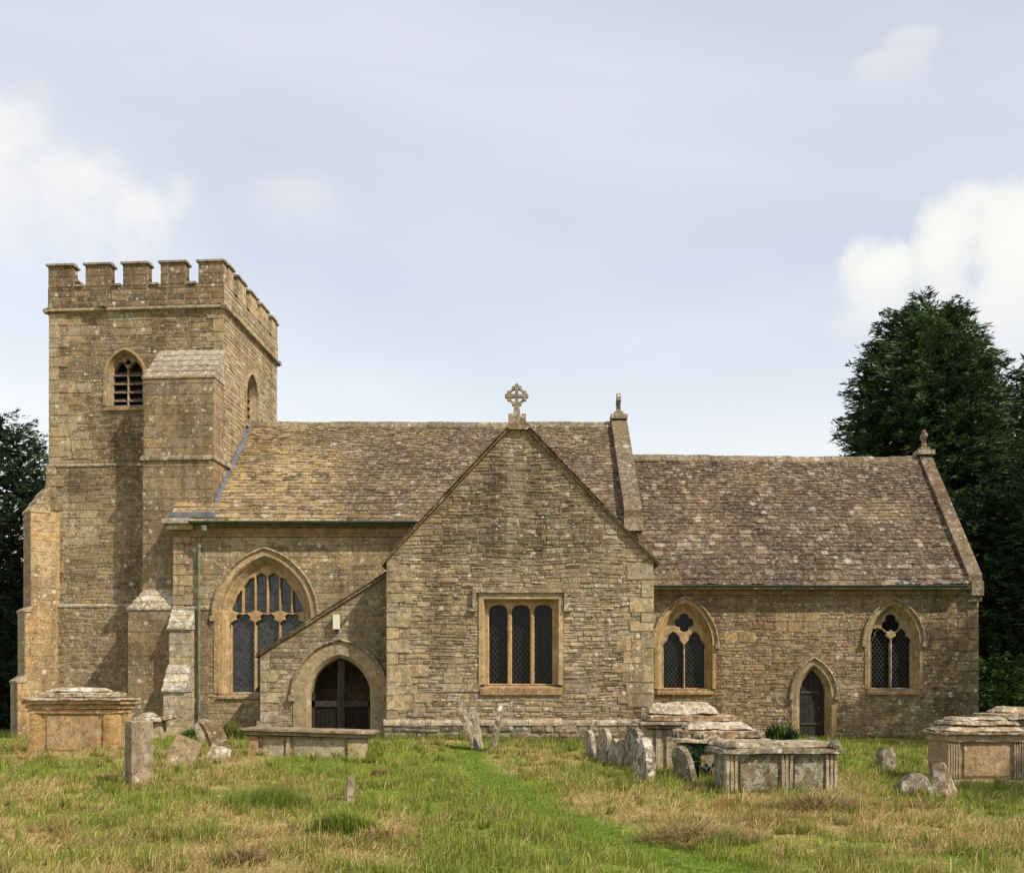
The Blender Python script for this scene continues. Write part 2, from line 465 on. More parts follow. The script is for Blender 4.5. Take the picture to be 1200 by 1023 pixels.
def rubble(wall, pl, L, Rr, z0, z1, opens, hc, wc, proud, colfn, joint=.013, split=.25, vis=1, wave=.02, flat=False, rough=1.0):
    z = z0; seed = R_.uniform(0, 99)
    while z < z1 - .03:
        h = R_.uniform(*hc)
        if z1 - (z + h) < hc[0] * .6: h = z1 - z
        za, zb = z, z + h; z = zb
        l0, r0, l1, r1 = L(za), Rr(za), L(zb), Rr(zb)
        if r0 - l0 < .12: continue
        ivs = [(l0, r0, min(l1, r1), max(l1, r1) if r1 > l1 else l1)]
        for op in opens:
            a, b = op(za), op(zb)
            if a is None and b is None:
                mid = op((za + zb) / 2)
                if mid is None: continue
                a = b = mid
            elif a is None: a = b
            elif b is None: b = a
            ivs = cut(ivs, a[0], a[1], b[0], b[1])
        for l0, r0, l1, r1 in ivs:
            ln = max(r0 - l0, r1 - l1)
            if ln < .05: continue
            ts = [0.]
            while True:
                w = R_.uniform(*wc) * (1 if R_.random() > .12 else 1.5)
                t = ts[-1] + w / ln
                if t > 1 - wc[0] * .6 / ln: break
                ts.append(t)
            ts.append(1.)
            for t0, t1 in zip(ts, ts[1:]):
                j = joint / 2
                def wv(u, zz): return wave * (mnoise.noise(Vector((u * .8, zz * 1.3, seed)))) if wave else 0
                def corner(t, top, s):
                    cl_, cr_ = max(l0, l1), min(r0, r1)
                    if 0 < t < 1 and cr_ - cl_ > .3: u = cl_ + (cr_ - cl_) * t + s * j
                    else: u = (l1 + (r1 - l1) * t if top else l0 + (r0 - l0) * t) + s * j
                    zz = zb - j if top else za + j
                    return [u, zz + wv(u, zz)]
                q = [corner(t0, 0, 1), corner(t1, 0, -1), corner(t1, 1, -1), corner(t0, 1, 1)]
                if q[1][0] - q[0][0] < .03 and q[2][0] - q[3][0] < .03: continue
                for a, b in ((0, 1), (3, 2)):
                    if q[b][0] < q[a][0]: q[b][0] = q[a][0] = (q[a][0] + q[b][0]) / 2
                qs = [q]
                if R_.random() < split and h > hc[0] * 1.15:
                    k = R_.uniform(.35, .65)
                    ml = [q[0][0] + (q[3][0] - q[0][0]) * k, q[0][1] + (q[3][1] - q[0][1]) * k]; mr = [q[1][0] + (q[2][0] - q[1][0]) * k, q[1][1] + (q[2][1] - q[1][1]) * k]
                    qs = [[q[0], q[1], [mr[0], mr[1] - j], [ml[0], ml[1] - j]], [[ml[0], ml[1] + j], [mr[0], mr[1] + j], q[2], q[3]]]
                for qq in qs:
                    uc = (qq[0][0] + qq[1][0]) / 2; zc = (qq[0][1] + qq[2][1]) / 2
                    put_stone(wall, pl, qq, R_.uniform(*proud), colfn(uc, zc), rough, flat, vis)


def quoins(wall, pl, u, z0, z1, side, colfn, w=(.30, .55), h=(.26, .36), proud=.034, vis=1):
    z = z0; k = 0
    while z < z1 - .08:
        hh = min(R_.uniform(*h), z1 - z)
        ww = w[k % 2] * R_.uniform(.9, 1.1); k += 1
        a, b = (u, u + ww) if side > 0 else (u - ww, u)
        put_stone(wall, pl, [[a, z + .004], [b, z + .004], [b, z + hh - .004], [a, z + hh - .004]], proud, colfn(u, z), .6, True, vis)
        z += hh


# ------------------------------------------------------------------ openings
def arch_line(c, w, z0, zs, r, o=0, n=12, nj=5, zo=0):
    """pointed arch outline, left foot to right foot, offset outwards by o"""
    Rd = (w * w + r * r) / (2 * w); cx = Rd - w; R2 = Rd + o
    end = math.acos(max(-1, min(1, -cx / R2)))
    pts = [(-(w + o), z0 - zo + (zs - z0 + zo) * i / nj) for i in range(nj)]
    for i in range(n + 1):
        t = math.pi + (end - math.pi) * i / n
        pts.append((cx + R2 * math.cos(t), zs + R2 * math.sin(t)))
    pts += [(-p[0], p[1]) for p in pts[-2::-1]]
    return [(c + x, z) for x, z in pts]


def arch_gap(c, w, z0, zs, r, o):
    Rd = (w * w + r * r) / (2 * w); cx = Rd - w; R2 = Rd + o
    top = zs + math.sqrt(max(0, R2 * R2 - cx * cx))
    def f(z):
        if z < z0 or z >= top: return None
        hw = w + o if z <= zs else -cx + math.sqrt(max(0, R2 * R2 - (z - zs) ** 2))
        return (c - hw, c + hw) if hw > .02 else None
    return f


def rect_gap(a, b, z0, z1):
    return lambda z: (a, b) if z0 <= z <= z1 else None


def sweep(mb, pl, rings, col, block=2, var=.12):
    """rings: list of (outline, depth) -> strips; colour changes block by block"""
    n = len(rings[0][0]); cols = [jit(col, var) for _ in range(n)]
    for (a, da), (b, db) in zip(rings, rings[1:]):
        for i in range(n - 1):
            mb.poly([pl(*a[i], da), pl(*a[i + 1], da), pl(*b[i + 1], db), pl(*b[i], db)], cols[i // block])


def offset_poly(pts, o):
    n = len(pts); out = []
    for i in range(n):
        a, b, c = Vector(pts[i - 1]), Vector(pts[i]), Vector(pts[(i + 1) % n])
        t = ((b - a).normalized() + (c - b).normalized())
        if t.length < 1e-6: t = (c - b)
        t.normalize(); out.append((b.x + t.y * o, b.y - t.x * o))
    return out


def area(p): return sum(p[i - 1][0] * p[i][1] - p[i][0] * p[i - 1][1] for i in range(len(p))) / 2


def ccw(p): return p if area(p) > 0 else p[::-1]


def fill(mb, pl, loops, d, col):
    L3 = [[Vector((x, z, 0)) for x, z in lp] for lp in loops]
    flat = [p for lp in L3 for p in lp]
    for t in tessellate_polygon(L3):
        mb.poly([pl(flat[i].x, flat[i].y, d) for i in t], col)


def plate(mb, pl, outer, holes, d0, d1, col, ch=.03):
    """pierced stone plate: front at d0, chamfered openings, back at d1"""
    holes = [ccw(h) for h in holes]
    big = [offset_poly(h, ch) for h in holes]
    fill(mb, pl, [outer] + big, d0, col)
    for h, b in zip(holes, big):
        n = len(h); k = jit(col, .08)
        for i in range(n):
            j = (i + 1) % n
            mb.poly([pl(*b[i], d0), pl(*b[j], d0), pl(*h[j], d0 - ch), pl(*h[i], d0 - ch)], k)
            mb.poly([pl(*h[i], d0 - ch), pl(*h[j], d0 - ch), pl(*h[j], d1), pl(*h[i], d1)], k)


def light(c, w, z0, zs, r, cusp=.0, n=14, lobes=.5):
    """outline of one light of a window, cusped head"""
    p = arch_line(c, w, z0, zs, r, 0, n, 2)
    if cusp:
        m = len(p); out = []; top = zs + r
        for i, (x, z) in enumerate(p):
            if z > zs:
                t = (z - zs) / r
                k = cusp * math.exp(-((t - lobes) / .13) ** 2)
                x = x + (k if x < c else -k) * (0 if abs(x - c) < 1e-4 else 1)
                bul = cusp * .45 * math.exp(-((t - .18) / .14) ** 2)
                x = x - (bul if x < c else -bul)
            out.append((x, z))
        p = out
    return p


def foil(c, z, r, n, a0=0, deep=.30):
    pts = []
    for i in range(n * 8):
        a = a0 + i * 2 * math.pi / (n * 8)
        k = abs(math.sin(n * (a - a0) / 2))
        rr = r * (1 - deep + deep * k ** .6)
        pts.append((c + rr * math.cos(a), z + rr * math.sin(a)))
    return pts


def inside(p, x, z):
    r = False
    for i in range(len(p)):
        (x0, z0), (x1, z1) = p[i - 1], p[i]
        if (z0 > z) != (z1 > z) and x < (x1 - x0) * (z - z0) / (z1 - z0) + x0: r = not r
    return r


def lattice(mb, pl, outline, d, pitch=.105, asp=1.35, wdt=.007, col=(.1, .1, .1)):
    xs = [p[0] for p in outline]; zs = [p[1] for p in outline]
    x0, x1, z0, z1 = min(xs), max(xs), min(zs), max(zs); H = z1 - z0
    for sgn in (1, -1):
        k = x0 - H / asp if sgn > 0 else x0
        while k < (x1 if sgn > 0 else x1 + H / asp):
            run = None; N = 46
            for i in range(N + 1):
                zz = z0 + H * i / N; xx = k + sgn * (zz - z0) / asp
                ok = x0 < xx < x1 and inside(outline, xx, zz) and i < N
                if ok and run is None: run = (xx, zz)
                if not ok and run is not None:
                    a, b = run, (xx, zz); run = None
                    if b[1] - a[1] > .03:
                        mb.poly([pl(a[0] - wdt, a[1], d), pl(a[0] + wdt, a[1], d), pl(b[0] + wdt, b[1], d), pl(b[0] - wdt, b[1], d)], col)
            k += pitch
    

# ------------------------------------------------------------------ THE CHURCH
church = tag(empty('church', (0, 30, 0)), 'Cotswold limestone parish church with battlemented tower, gabled transept and stone-slate roofs', 'church')
COFF = Vector((0, 30, 0))
church.location = (0, 0, 0)


def wall_mesh(name, pl, outer, holes, depth, col, extra=None, label=None):
    mb = MB(); fill(mb, pl, [outer] + holes, 0, col)
    for h in holes:
        for i in range(len(h)):
            j = (i + 1) % len(h)
            mb.poly([pl(*h[i], 0), pl(*h[j], 0), pl(*h[j], -depth), pl(*h[i], -depth)], jit(ASH, .08))
    if extra: extra(mb)
    o = mb.build(name, 'mortar', church)
    if label: o['label'] = label
    return o


def soot_shade_col(base, dark, fn):  # mixes stone towards dark: soot, and shade painted on porch and chancel
    def f(u, z):
        c = jit(lerp(base, dark, max(0, min(1, fn(u, z) + R_.uniform(-.2, .2)))), .17, .05)
        r = R_.random()
        return lerp(c, (.15, .115, .075), .55) if r < .09 else (lerp(c, (.52, .45, .33), .4) if r > .93 else c)
    return f


MORT = (.33, .265, .17)

# ---- key dimensions (metres)
YN, YC, YT, YP = 29.4, 29.2, 26.0, 26.8
NX0, NX1 = gx(203, YN), 3.43
CX0, CX1 = 3.45, 13.30
TX0, TX1 = gx(453, YT), gx(766, YT)
PX0 = gx(305, YP)
NAVE_RY, NAVE_RZ, NAVE_EY, NAVE_EZ = 33.0, 10.08, 29.1, 6.30
CH_RY, CH_RZ, CH_EY, CH_EZ = 32.65, 8.90, 28.98, 4.50
TAPX, TAPZ, TEZ = gx(607, YT), gz(492, YT), gz(657, YT)

pn, pc, pt, pp = south(YN), south(YC), south(YT), south(YP)


# ---- windows -------------------------------------------------------
def hood(mb, pl, c, w, zs, r, o, wd=.09, dp=.09, drop=0, stops=True, col=ASH):
    a = [arch_line(c, w, zs - drop, zs, r, o + k, 14, 1) for k in (0, wd * .5, wd)]
    sweep(mb, pl, [(a[0], .02), (a[0], dp * .55), (a[1], dp), (a[2], dp * .85), (a[2], .0)], lerp(col, (.3, .25, .17), .4), 3)
    if stops:
        for s in (-1, 1):
            x = c + s * (w + o + wd * .5)
            mb.box((x - wd * .85, zs - drop - .14, 0), (x + wd * .85, zs - drop + .01, dp + .02), jit(col), lambda u, z, d: pl(u, z, d))


def arched_window(px, pl, Y, half, sill, spring, apex, frame, lights, kind, deep, label, glass='glass', hoodpx=None, pitch=.105, frame_col=ASH):
    c = gx(px, Y); w = half / 1200 * Y; z0, zs = gz(sill, Y), gz(spring, Y); r = gz(apex, Y) - zs
    win = empty('window', (0, 0, 0), 0, church); win['label'] = label
    fr = frame / 1200 * Y
    mb = MB(); A = lambda o: arch_line(c, w, z0, zs, r, o, 12, 5)
    sweep(mb, pl, [(A(fr), -.02), (A(fr), .035), (A(fr * .62), .045), (A(fr * .58), .03), (A(fr * .42), -deep * .25), (A(fr * .34), -deep * .30), (A(fr * .28), -deep * .42), (A(.02), -deep * .75), (A(0), -deep * .8), (A(0), -deep - .1)], frame_col, 2)
    mb.build('frame', 'ashlar', win)
    # sloping sill
    mb = MB(); e = fr * .75
    mb.mesh([pl(c - w - e, z0 - .16, .0), pl(c + w + e, z0 - .16, 0), pl(c - w - e, z0 - .16, .07), pl(c + w + e, z0 - .16, .07), pl(c - w - e, z0 - .09, .075), pl(c + w + e, z0 - .09, .075),
             pl(c - w - e * .5, z0 + .03, -deep - .02), pl(c + w + e * .5, z0 + .03, -deep - .02)], [(0, 1, 3, 2), (2, 3, 5, 4), (4, 5, 7, 6), (0, 2, 4, 6), (1, 7, 5, 3)], jit(lerp(frame_col, (.5, .27, .12), .35), .05))
    mb.build('sill', 'lichened' if glass == 'glass_pale' else 'ashlar', win)
    # tracery
    outer = A(.015); mb = MB(); holes = []
    mw = .045; z0b = z0 + .01
    if kind == 'perp':
        m = .05; lw = (2 * w - 2 * m) / 3 / 2 - .005
        ctr = [c - 2 * lw - m, c, c + 2 * lw + m]
        zh = gz(733, Y)
        for x in ctr: holes.append(light(x, lw - .01, z0b, zh, lw * 1.15, .085))
        # upright panels above the lights, clipped by the arch
        Rd = (w * w + r * r) / (2 * w)
        def ztop(x, o=-.035):
            cxx = Rd - w; return zs + math.sqrt(max(0, (Rd + o) ** 2 - (abs(x - c) + cxx) ** 2))
        zb = zh + lw * 1.15 + .06
        for x in ctr:
            for s in (-1, 1):
                xa, xb = (x - lw + .0, x - .028) if s < 0 else (x + .028, x + lw)
                zt = min(ztop(xa), ztop(xb)); mx = (xa + xb) / 2
                zb2 = zb - .09
                ztm = ztop(mx) - .02
                if ztm - zb2 < .25: continue
                sl = [(xa, zb2 + .10 if s < 0 else zb2 + .0), (xb, zb2 + .0 if s < 0 else zb2 + .10)]
                if x != c: ta, tb = ztop(xa), ztop(xb)
                else: ta, tb = ztm - .06, ztm - .06
                pts = [sl[0], sl[1], (xb, max(sl[1][1] + .05, tb - .10)), (mx, max(sl[1][1] + .1, min(ztm, max(ta, tb)) - .01)), (xa, max(sl[0][1] + .05, ta - .10))]
                holes.append(pts)
    elif kind == 'quatre':
        lw = (2 * w - mw) / 4 - .012; zh = gz(760, Y)
        for s in (-1, 1): holes.append(light(c + s * (lw + mw / 2 + .004), lw, z0b, zh, lw * 1.75, .05))
        holes.append(foil(c, gz(729, Y), .265, 4, math.pi / 4, .32))
    elif kind == 'tri':
        lw = (2 * w - mw) / 4 - .012; zh = gz(753, Y)
        for s in (-1, 1): holes.append(light(c + s * (lw + mw / 2 + .004), lw, z0b, zh, lw * 1.55, .07))
        t = foil(c, gz(730.5, Y), .275, 3, math.pi / 2 + math.pi / 3, .40)
        holes.append(t)
    elif kind == 'belfry':
        lw = (2 * w - mw) / 4 - .012; zh = gz(432, Y)
        for s in (-1, 1): holes.append(light(c + s * (lw + mw / 2 + .004), lw, z0b, zh, lw * 1.25, .03))
        holes.append([(c - .11, zs + r * .70), (c, zs + r * .60), (c + .11, zs + r * .70), (c, zs + r * .88)])
    plate(mb, pl, ccw(outer), holes, -deep * .72, -deep - .08, jit(frame_col, .05), .022)
    mb.build('tracery', 'ashlar', win)
    if kind == 'belfry':
        for s in (-1, 1):
            x = c + s * (lw + mw / 2 + .004)
            for k in range(4):
                zz = z0 + .16 + k * (zs + .05 - z0) / 3.6; m2 = MB()
                m2.mesh([pl(x - lw - .03, zz, -deep * .78), pl(x + lw + .03, zz, -deep * .78), pl(x + lw + .03, zz + .03, -deep * .78), pl(x - lw - .03, zz + .03, -deep * .78),
                         pl(x - lw - .03, zz + .24, -deep - .28), pl(x + lw + .03, zz + .24, -deep - .28), pl(x + lw + .03, zz + .21, -deep - .28), pl(x - lw - .03, zz + .21, -deep - .28)],
                        [(0, 1, 2, 3), (3, 2, 5, 4), (0, 1, 6, 7), (4, 5, 6, 7)], jit((.3, .3, .3)))
                m2.build('louvre', 'louvre', win)
        m2 = MB(); fill(m2, pl, [ccw(outer)], -deep - .5, (.1, .1, .1)); m2.build('back_board', 'oak', win)
    else:
        # one leaded pane to each opening
        for h in holes:
            hb = offset_poly(ccw(h), .01); m2 = MB(); fill(m2, pl, [hb], -deep - .05 - R_.uniform(0, .006), (.1, .1, .1)); m2.build('pane', glass, win)
        m2 = MB()
        for h in holes[:3 if kind == 'perp' else 2]: lattice(m2, pl, ccw(h), -deep - .042, pitch)
        if m2.f: m2.build('lead_lattice', 'lead', win)
    if hoodpx:
        mb = MB(); hood(mb, pl, c, w, zs, r, fr * .98, hoodpx / 1200 * Y, .10, col=frame_col); mb.build('hood_mould', 'lichened', win)
    return arch_gap(c, w, z0 - .13, zs, r, fr * .80), ccw(arch_line(c, w, z0, zs, r, fr * .5, 10, 4)), win


# ================= nave
gN, hN, _ = arched_window(311, pn, YN, 43, 812, 722, 662, 17, 3, 'perp', .32, 'tall traceried three-light nave window beside the porch roof', 'glass_pale', 3.4, .14)


def dark_nave(u, z): return .25 + .5 * (mnoise.noise(Vector((u * .5, z * .7, 3))))
nave_col = soot_shade_col((.43, .325, .185), (.24, .18, .105), dark_nave)
zc = gz(629, YN)
# where porch and transept stand in front only the backing is needed
rubble('nave_wall', pn, lambda z: NX0 + .3, lambda z: TX0 + .3, 0, zc, [gN], (.13, .22), (.28, .75), (.004, .013), nave_col, .010, .22, 1, .03, rough=1.0)
quoins('nave_wall', pn, NX0, 0, zc, 1, lambda u, z: jit((.42, .33, .20), .12), (.30, .5))


def nave_extra(mb):
    # west return, ends and back so that the wall has its thickness
    for (a, b) in (((NX0, YN), (NX0, YN + .55)), ((-8.4, 35.9), (NX1, 36.6))):
        pass
    mb.box((NX0, YN + .02, 0), (NX0 + .7, YN + .6, NAVE_EZ), MORT)


wall_mesh('nave_wall', pn, [(NX0, 0), (NX1, 0), (NX1, 6.35), (NX0, 6.35)], [hN[::-1]], .5, MORT, nave_extra)
mb = MB(); mb.box((-8.4, 36.2, 0), (NX1, 36.8, NAVE_EZ), MORT); mb.build('north_wall', 'mortar', church)
# eaves cornice and gutter
mb = MB()
y_ = YN
for z0, z1, d in ((gz(629, YN), gz(625, YN), .05), (gz(625, YN), gz(619, YN), .085), (gz(619, YN), gz(614, YN), .14)):
    mb.box((NX0 - .05, y_ - d, z0), (TX0 + .6, y_ + .1, z1 - .001), jit((.36, .26, .145), .05))
mb.build('eaves_cornice', 'ashlar', church)
def gutter(x0, x1, Y, z, r=.062):
    mb = MB(); n = 7
    for i in range(n):
        a, b = math.pi + math.pi * i / n, math.pi + math.pi * (i + 1) / n
        mb.poly([(x0, Y + r * math.cos(a), z + r * math.sin(a)), (x1, Y + r * math.cos(a), z + r * math.sin(a)), (x1, Y + r * math.cos(b), z + r * math.sin(b)), (x0, Y + r * math.cos(b), z + r * math.sin(b))])
    mb.box((x0, Y - r - .012, z - .015), (x1, Y - r + .004, z + .008)); mb.build('gutter', 'gutter', church)
gutter(gx(222, 29.05), TX0 + .45, 29.02, gz(611, 29.02), .075)
# downpipe with swan neck
xp = gx(233, YN - .12); mb = MB()
zt = gz(618, 29.05)
mb.tube([(gx(239, 29.05), 29.03, zt + .02), (gx(239, 29.05), 29.03, zt - .12), (xp, YN - .10, zt - .42), (xp, YN - .10, gh(xp, YN) - .05)], .045, 10)
for z in (zt - .5, 4.2, 2.4, .9): mb.tube([(xp, YN - .10, z - .05), (xp, YN - .10, z + .05)], .060, 10)
mb.tube([(gx(239, 29.05), 29.03, zt - .1), (gx(239, 29.05), 29.03, zt + .05)], .075, 10, r2=.09)
mb.build('downpipe', 'pipe', church)


def weathering(mb, pl, a, b, zt, dt, zb, db, n=3, col=(.4, .35, .26), a2=None, b2=None):
    """stepped sloping offset of a buttress"""
    a2 = a if a2 is None else a2; b2 = b if b2 is None else b2
    for i in range(n):
        t0, t1 = i / n, (i + 1) / n
        z0, z1 = zb + (zt - zb) * t0, zb + (zt - zb) * t1; d0, d1 = db + (dt - db) * t0, db + (dt - db) * t1
        A0, A1 = a2 + (a - a2) * t0, a2 + (a - a2) * t1; B0, B1 = b2 + (b - b2) * t0, b2 + (b - b2) * t1
        o = .035
        vs = [pl(A0 - .03, z0, d0 + o), pl(B0 + .03, z0, d0 + o), pl(B1 + .02, z1 - .015, d1 + o * .3), pl(A1 - .02, z1 - .015, d1 + o * .3),
              pl(A0 - .03, z0 - .06, d0 + o), pl(B0 + .03, z0 - .06, d0 + o), pl(B0 + .03, z0 - .05, dt - .02), pl(A0 - .03, z0 - .05, dt - .02), pl(B1 + .02, z1 - .015, dt - .02), pl(A1 - .02, z1 - .015, dt - .02)]
        mb.mesh(vs, [(0, 1, 2, 3), (0, 4, 5, 1), (4, 7, 6, 5), (1, 5, 6, 8, 2), (0, 3, 9, 7, 4)], jit(col, .15))


def block_face(wall, pl, a, b, z0, z1, d, colfn, h=(.25, .38), w=(.4, .8), proud=.010, vis=1):
    """smooth coursed blocks on a pier's face"""
    p2 = Plane(pl.o + pl.n * d, pl.u, pl.n)
    rubble(wall, p2, lambda z: a, lambda z: b, z0, z1, [], h, w, (proud * .7, proud), colfn, .008, 0, vis, 0, True, .5)


def pier(name, pl, stages, colfn, wcol=(.42, .37, .28), vis=1, label=None, wn=3, sides=True, mort=MORT):
    """stages: (a, b, z0, z1, d) from the bottom up, offsets between them"""
    mb = MB()
    for a, b, z0, z1, d in stages:
        mb.box((a, -.1, z0), (b, d, z1), mort, lambda u, d_, z: pl(u, z, d_))
        block_face(name, pl, a, b, z0, z1, d, colfn, vis=vis)
        if sides:
            for s, u in ((1, b), (-1, a)):
                p2 = Plane(pl(u, 0, 0), pl.n, pl.u * s)
                rubble(name, p2, lambda z: 0.01, lambda z: d, z0, z1, [], (.25, .38), (.3, .6), (.006, .01), colfn, .008, 0, .05, 0, True, .5)
    o = mb.build(name, 'mortar', church)
    if label: o['label'] = label
    return o


# south buttress at the nave's west end
bx0, bx1 = NX0 - .0, gx(228, YN)
bcol = lambda u, z: jit((.46, .38, .26), .14)
pier('nave_buttress', pn, [(bx0, bx1, -.2, gz(808, 28.55), .85), (bx0, bx1, gz(808, 28.55), gz(733, 29.03), .37)], bcol)
mb = MB()
weathering(mb, pn, bx0, bx1, gz(713, YN), .0, gz(735, 29.0), .40, 3, (.50, .47, .40))
mb.build('buttress_weathering', 'tomb_top', church); mb = MB()
weathering(mb, pn, bx0, bx1, gz(778, 29.0), .36, gz(808, 28.5), .88, 3, (.50, .47, .40))
mb.build('buttress_weathering', 'tomb_top', church)
# kneeler at the eaves corner
mb = MB()
mb.box((NX0 - .2, YN - .42, gz(613, 29)), (gx(222, 29.0), YN + .35, gz(607, 29)), jit((.45, .4, .3)))
mb.box((NX0 - .12, YN - .3, gz(620, 29.1)), (gx(225, 29.0), YN + .3, gz(613, 29.1) - .001), jit((.42, .34, .22)))
mb.build('kneeler', 'lichened', church)

# ================= chancel
g1, h1, _ = arched_window(803, pc, YC, 25, 807, 754, 713, 11, 2, 'quatre', .26, 'two-light chancel window with a foiled circle in clean golden stone', 'glass', 3.0, .115, (.46, .335, .185))
g2, h2, _ = arched_window(1047, pc, YC, 24, 807, 752, 714, 10, 2, 'tri', .26, 'two-light chancel window with trefoil head near the gable corner', 'glass', 3.0, .115, (.39, .305, .185))
dc = gx(953.5, YC); dw = 15.2 / 1200 * YC; dz0 = .02; dzs = gz(815, YC); dr = gz(785, YC) - dzs
gd = arch_gap(dc, dw, -.3, dzs, dr, .22)
hd = ccw(arch_line(dc, dw, -.1, dzs, dr, .1, 10, 3))


def dark_ch(u, z):
    return .35 + .4 * mnoise.noise(Vector((u * .45, z * .6, 9))) + .22 * float(sstep(9.0, 12.6, u))  # last term paints tree shade on the east end into the stones
ch_col = soot_shade_col((.37, .268, .152), (.185, .135, .08), dark_ch)
zce = gz(697, YC)
rubble('chancel_wall', pc, lambda z: CX0 - .1, lambda z: CX1 - .25, -.15, zce, [g1, g2, gd], (.07, .13), (.11, .36), (.004, .024), ch_col, .013, .2, 1, .05, rough=1.6)
def patch(wall, pl, u0, u1, z0, z1, colfn, h=(.2, .34), w=(.3, .7), d=.020):
    """mended area of larger squared blocks"""
    z = z0
    while z < z1:
        hh = R_.uniform(*h); a = u0 + R_.uniform(-.2, .2); b = u1 + R_.uniform(-.25, .25)
        while a < b:
            ww = R_.uniform(*w); put_stone(wall, pl, [[a + .004, z + .004], [a + ww - .004, z + .004], [a + ww - .004, z + hh - .004], [a + .004, z + hh - .004]], d, colfn(a, z), .6, True); a += ww
        z += hh


patch('chancel_wall', pc, 7.3, 8.6, 3.2, 3.55, lambda u, z: jit((.38, .28, .16), .12))
patch('chancel_wall', pc, 5.9, 6.5, 2.9, 3.1, lambda u, z: jit((.40, .29, .16), .12))
patch('nave_wall', pn, -4.9, -3.6, 5.1, 5.6, lambda u, z: jit((.43, .33, .19), .1), d=.014)
quoins('chancel_wall', pc, CX1, -.1, zce, -1, lambda u, z: jit((.26, .20, .125), .14), (.32, .6))  # corner stones darkened along with that painted shade


def ch_extra(mb):
    mb.box((CX0, 35.5, -.2), (CX1, 36.0, CH_EZ), MORT)
    # east gable wall
    mb.mesh([(CX1, YC, -.3), (CX1, 36.0, -.3), (CX1, 36.0, CH_EZ), (CX1, CH_RY, CH_RZ), (CX1, YC, CH_EZ), (CX1 - .4, YC + .3, CH_EZ + .2), (CX1 - .4, CH_RY, CH_RZ), (CX1 - .4, 36.0, CH_EZ)], [(0, 1, 2, 3, 4), (4, 3, 6, 5), (3, 2, 7, 6)], MORT)


wall_mesh('chancel_wall', pc, [(CX0 - .3, -.3), (CX1, -.3), (CX1, CH_EZ + .05), (CX0 - .3, CH_EZ + .05)], [h1[::-1], h2[::-1], hd[::-1]], .5, MORT, ch_extra)
mb = MB()
mb.box((TX1 - .3, YC - .06, zce), (CX1 - .2, YC + .1, gz(691, YC)), (.33, .235, .13)); mb.build('eaves_course', 'ashlar', church)
gutter(TX1 - .4, gx(1135, 28.85), 28.86, gz(686, 28.86), .07)
# priest's door
door = empty('priest_door', (0, 0, 0), 0, church); door['label'] = 'narrow pointed oak door in a moulded stone surround'
mb = MB(); A = lambda o: arch_line(dc, dw, dz0 - .25, dzs, dr, o, 12, 5)
sweep(mb, pc, [(A(.27), -.02), (A(.27), .035), (A(.13), .045), (A(.10), .02), (A(.06), -.05), (A(0), -.14), (A(0), -.32)], (.38, .30, .19), 2); mb.build('surround', 'ashlar', door)
mb = MB(); hood(mb, pc, dc, dw, dzs + .02, dr, .24, .075, .10, .0, True, (.40, .33, .21)); mb.build('hood_mould', 'lichened', door)
nb = 5
for i in range(nb):
    a = dc - dw + 2 * dw * i / nb + .004; b = dc - dw + 2 * dw * (i + 1) / nb - .004
    def zt_(x):
        Rd = (dw * dw + dr * dr) / (2 * dw); cxx = Rd - dw
        return dzs + math.sqrt(max(0, Rd ** 2 - (abs(x - dc) + cxx) ** 2)) + .03
    mb = MB(); mid = min(max(dc, a), b)
    pts = [(a, dz0), (b, dz0), (b, zt_(b)), (mid, zt_(mid)), (a, zt_(a))] if a < mid < b else [(a, dz0), (b, dz0), (b, zt_(b)), (a, zt_(a))]
    n = len(pts)
    mb.mesh([pc(*p, -.24) for p in pts] + [pc(*p, -.28) for p in pts], [tuple(range(n))] + [(k, (k + 1) % n, n + (k + 1) % n, n + k) for k in range(n)], (.1, .1, .1))
    mb.build('plank', 'door', door)
mb = MB()
for z in (.55, 1.45): mb.box((dc - dw * .85, YC + .215, z), (dc + dw * .6, YC + .235, z + .05))
mb.tube([(dc + dw * .55, YC + .2, 1.02), (dc + dw * .55, YC + .24, 1.02)], .035, 10); mb.build('hinge', 'lead', door)
mb = MB(); mb.box((dc - dw - .4, YC - .35, -.1), (dc + dw + .4, YC + .3, .05), (.4, .34, .24)); mb.build('step', 'lichened', door)

# ================= transept
lz0, lz1 = gz(802, YT), gz(704, YT)
wa, wb = gx(568.5, YT), gx(652.5, YT)
tc_ = (wa + wb) / 2
gT = rect_gap(wa - .16, wb + .16, gz(814, YT), lz1 + .2)
hT = [(wa - .1, lz0 - .1), (wb + .1, lz0 - .1), (wb + .1, lz1 + .1), (wa - .1, lz1 + .1)]
tsl = (TAPZ - TEZ) / (TAPX - TX0); tsr = (TAPZ - TEZ) / (TX1 - TAPX)
Lf = lambda z: TX0 if z <= TEZ else TX0 + (z - TEZ) / tsl
Rf = lambda z: TX1 if z <= TEZ else TX1 - (z - TEZ) / tsr


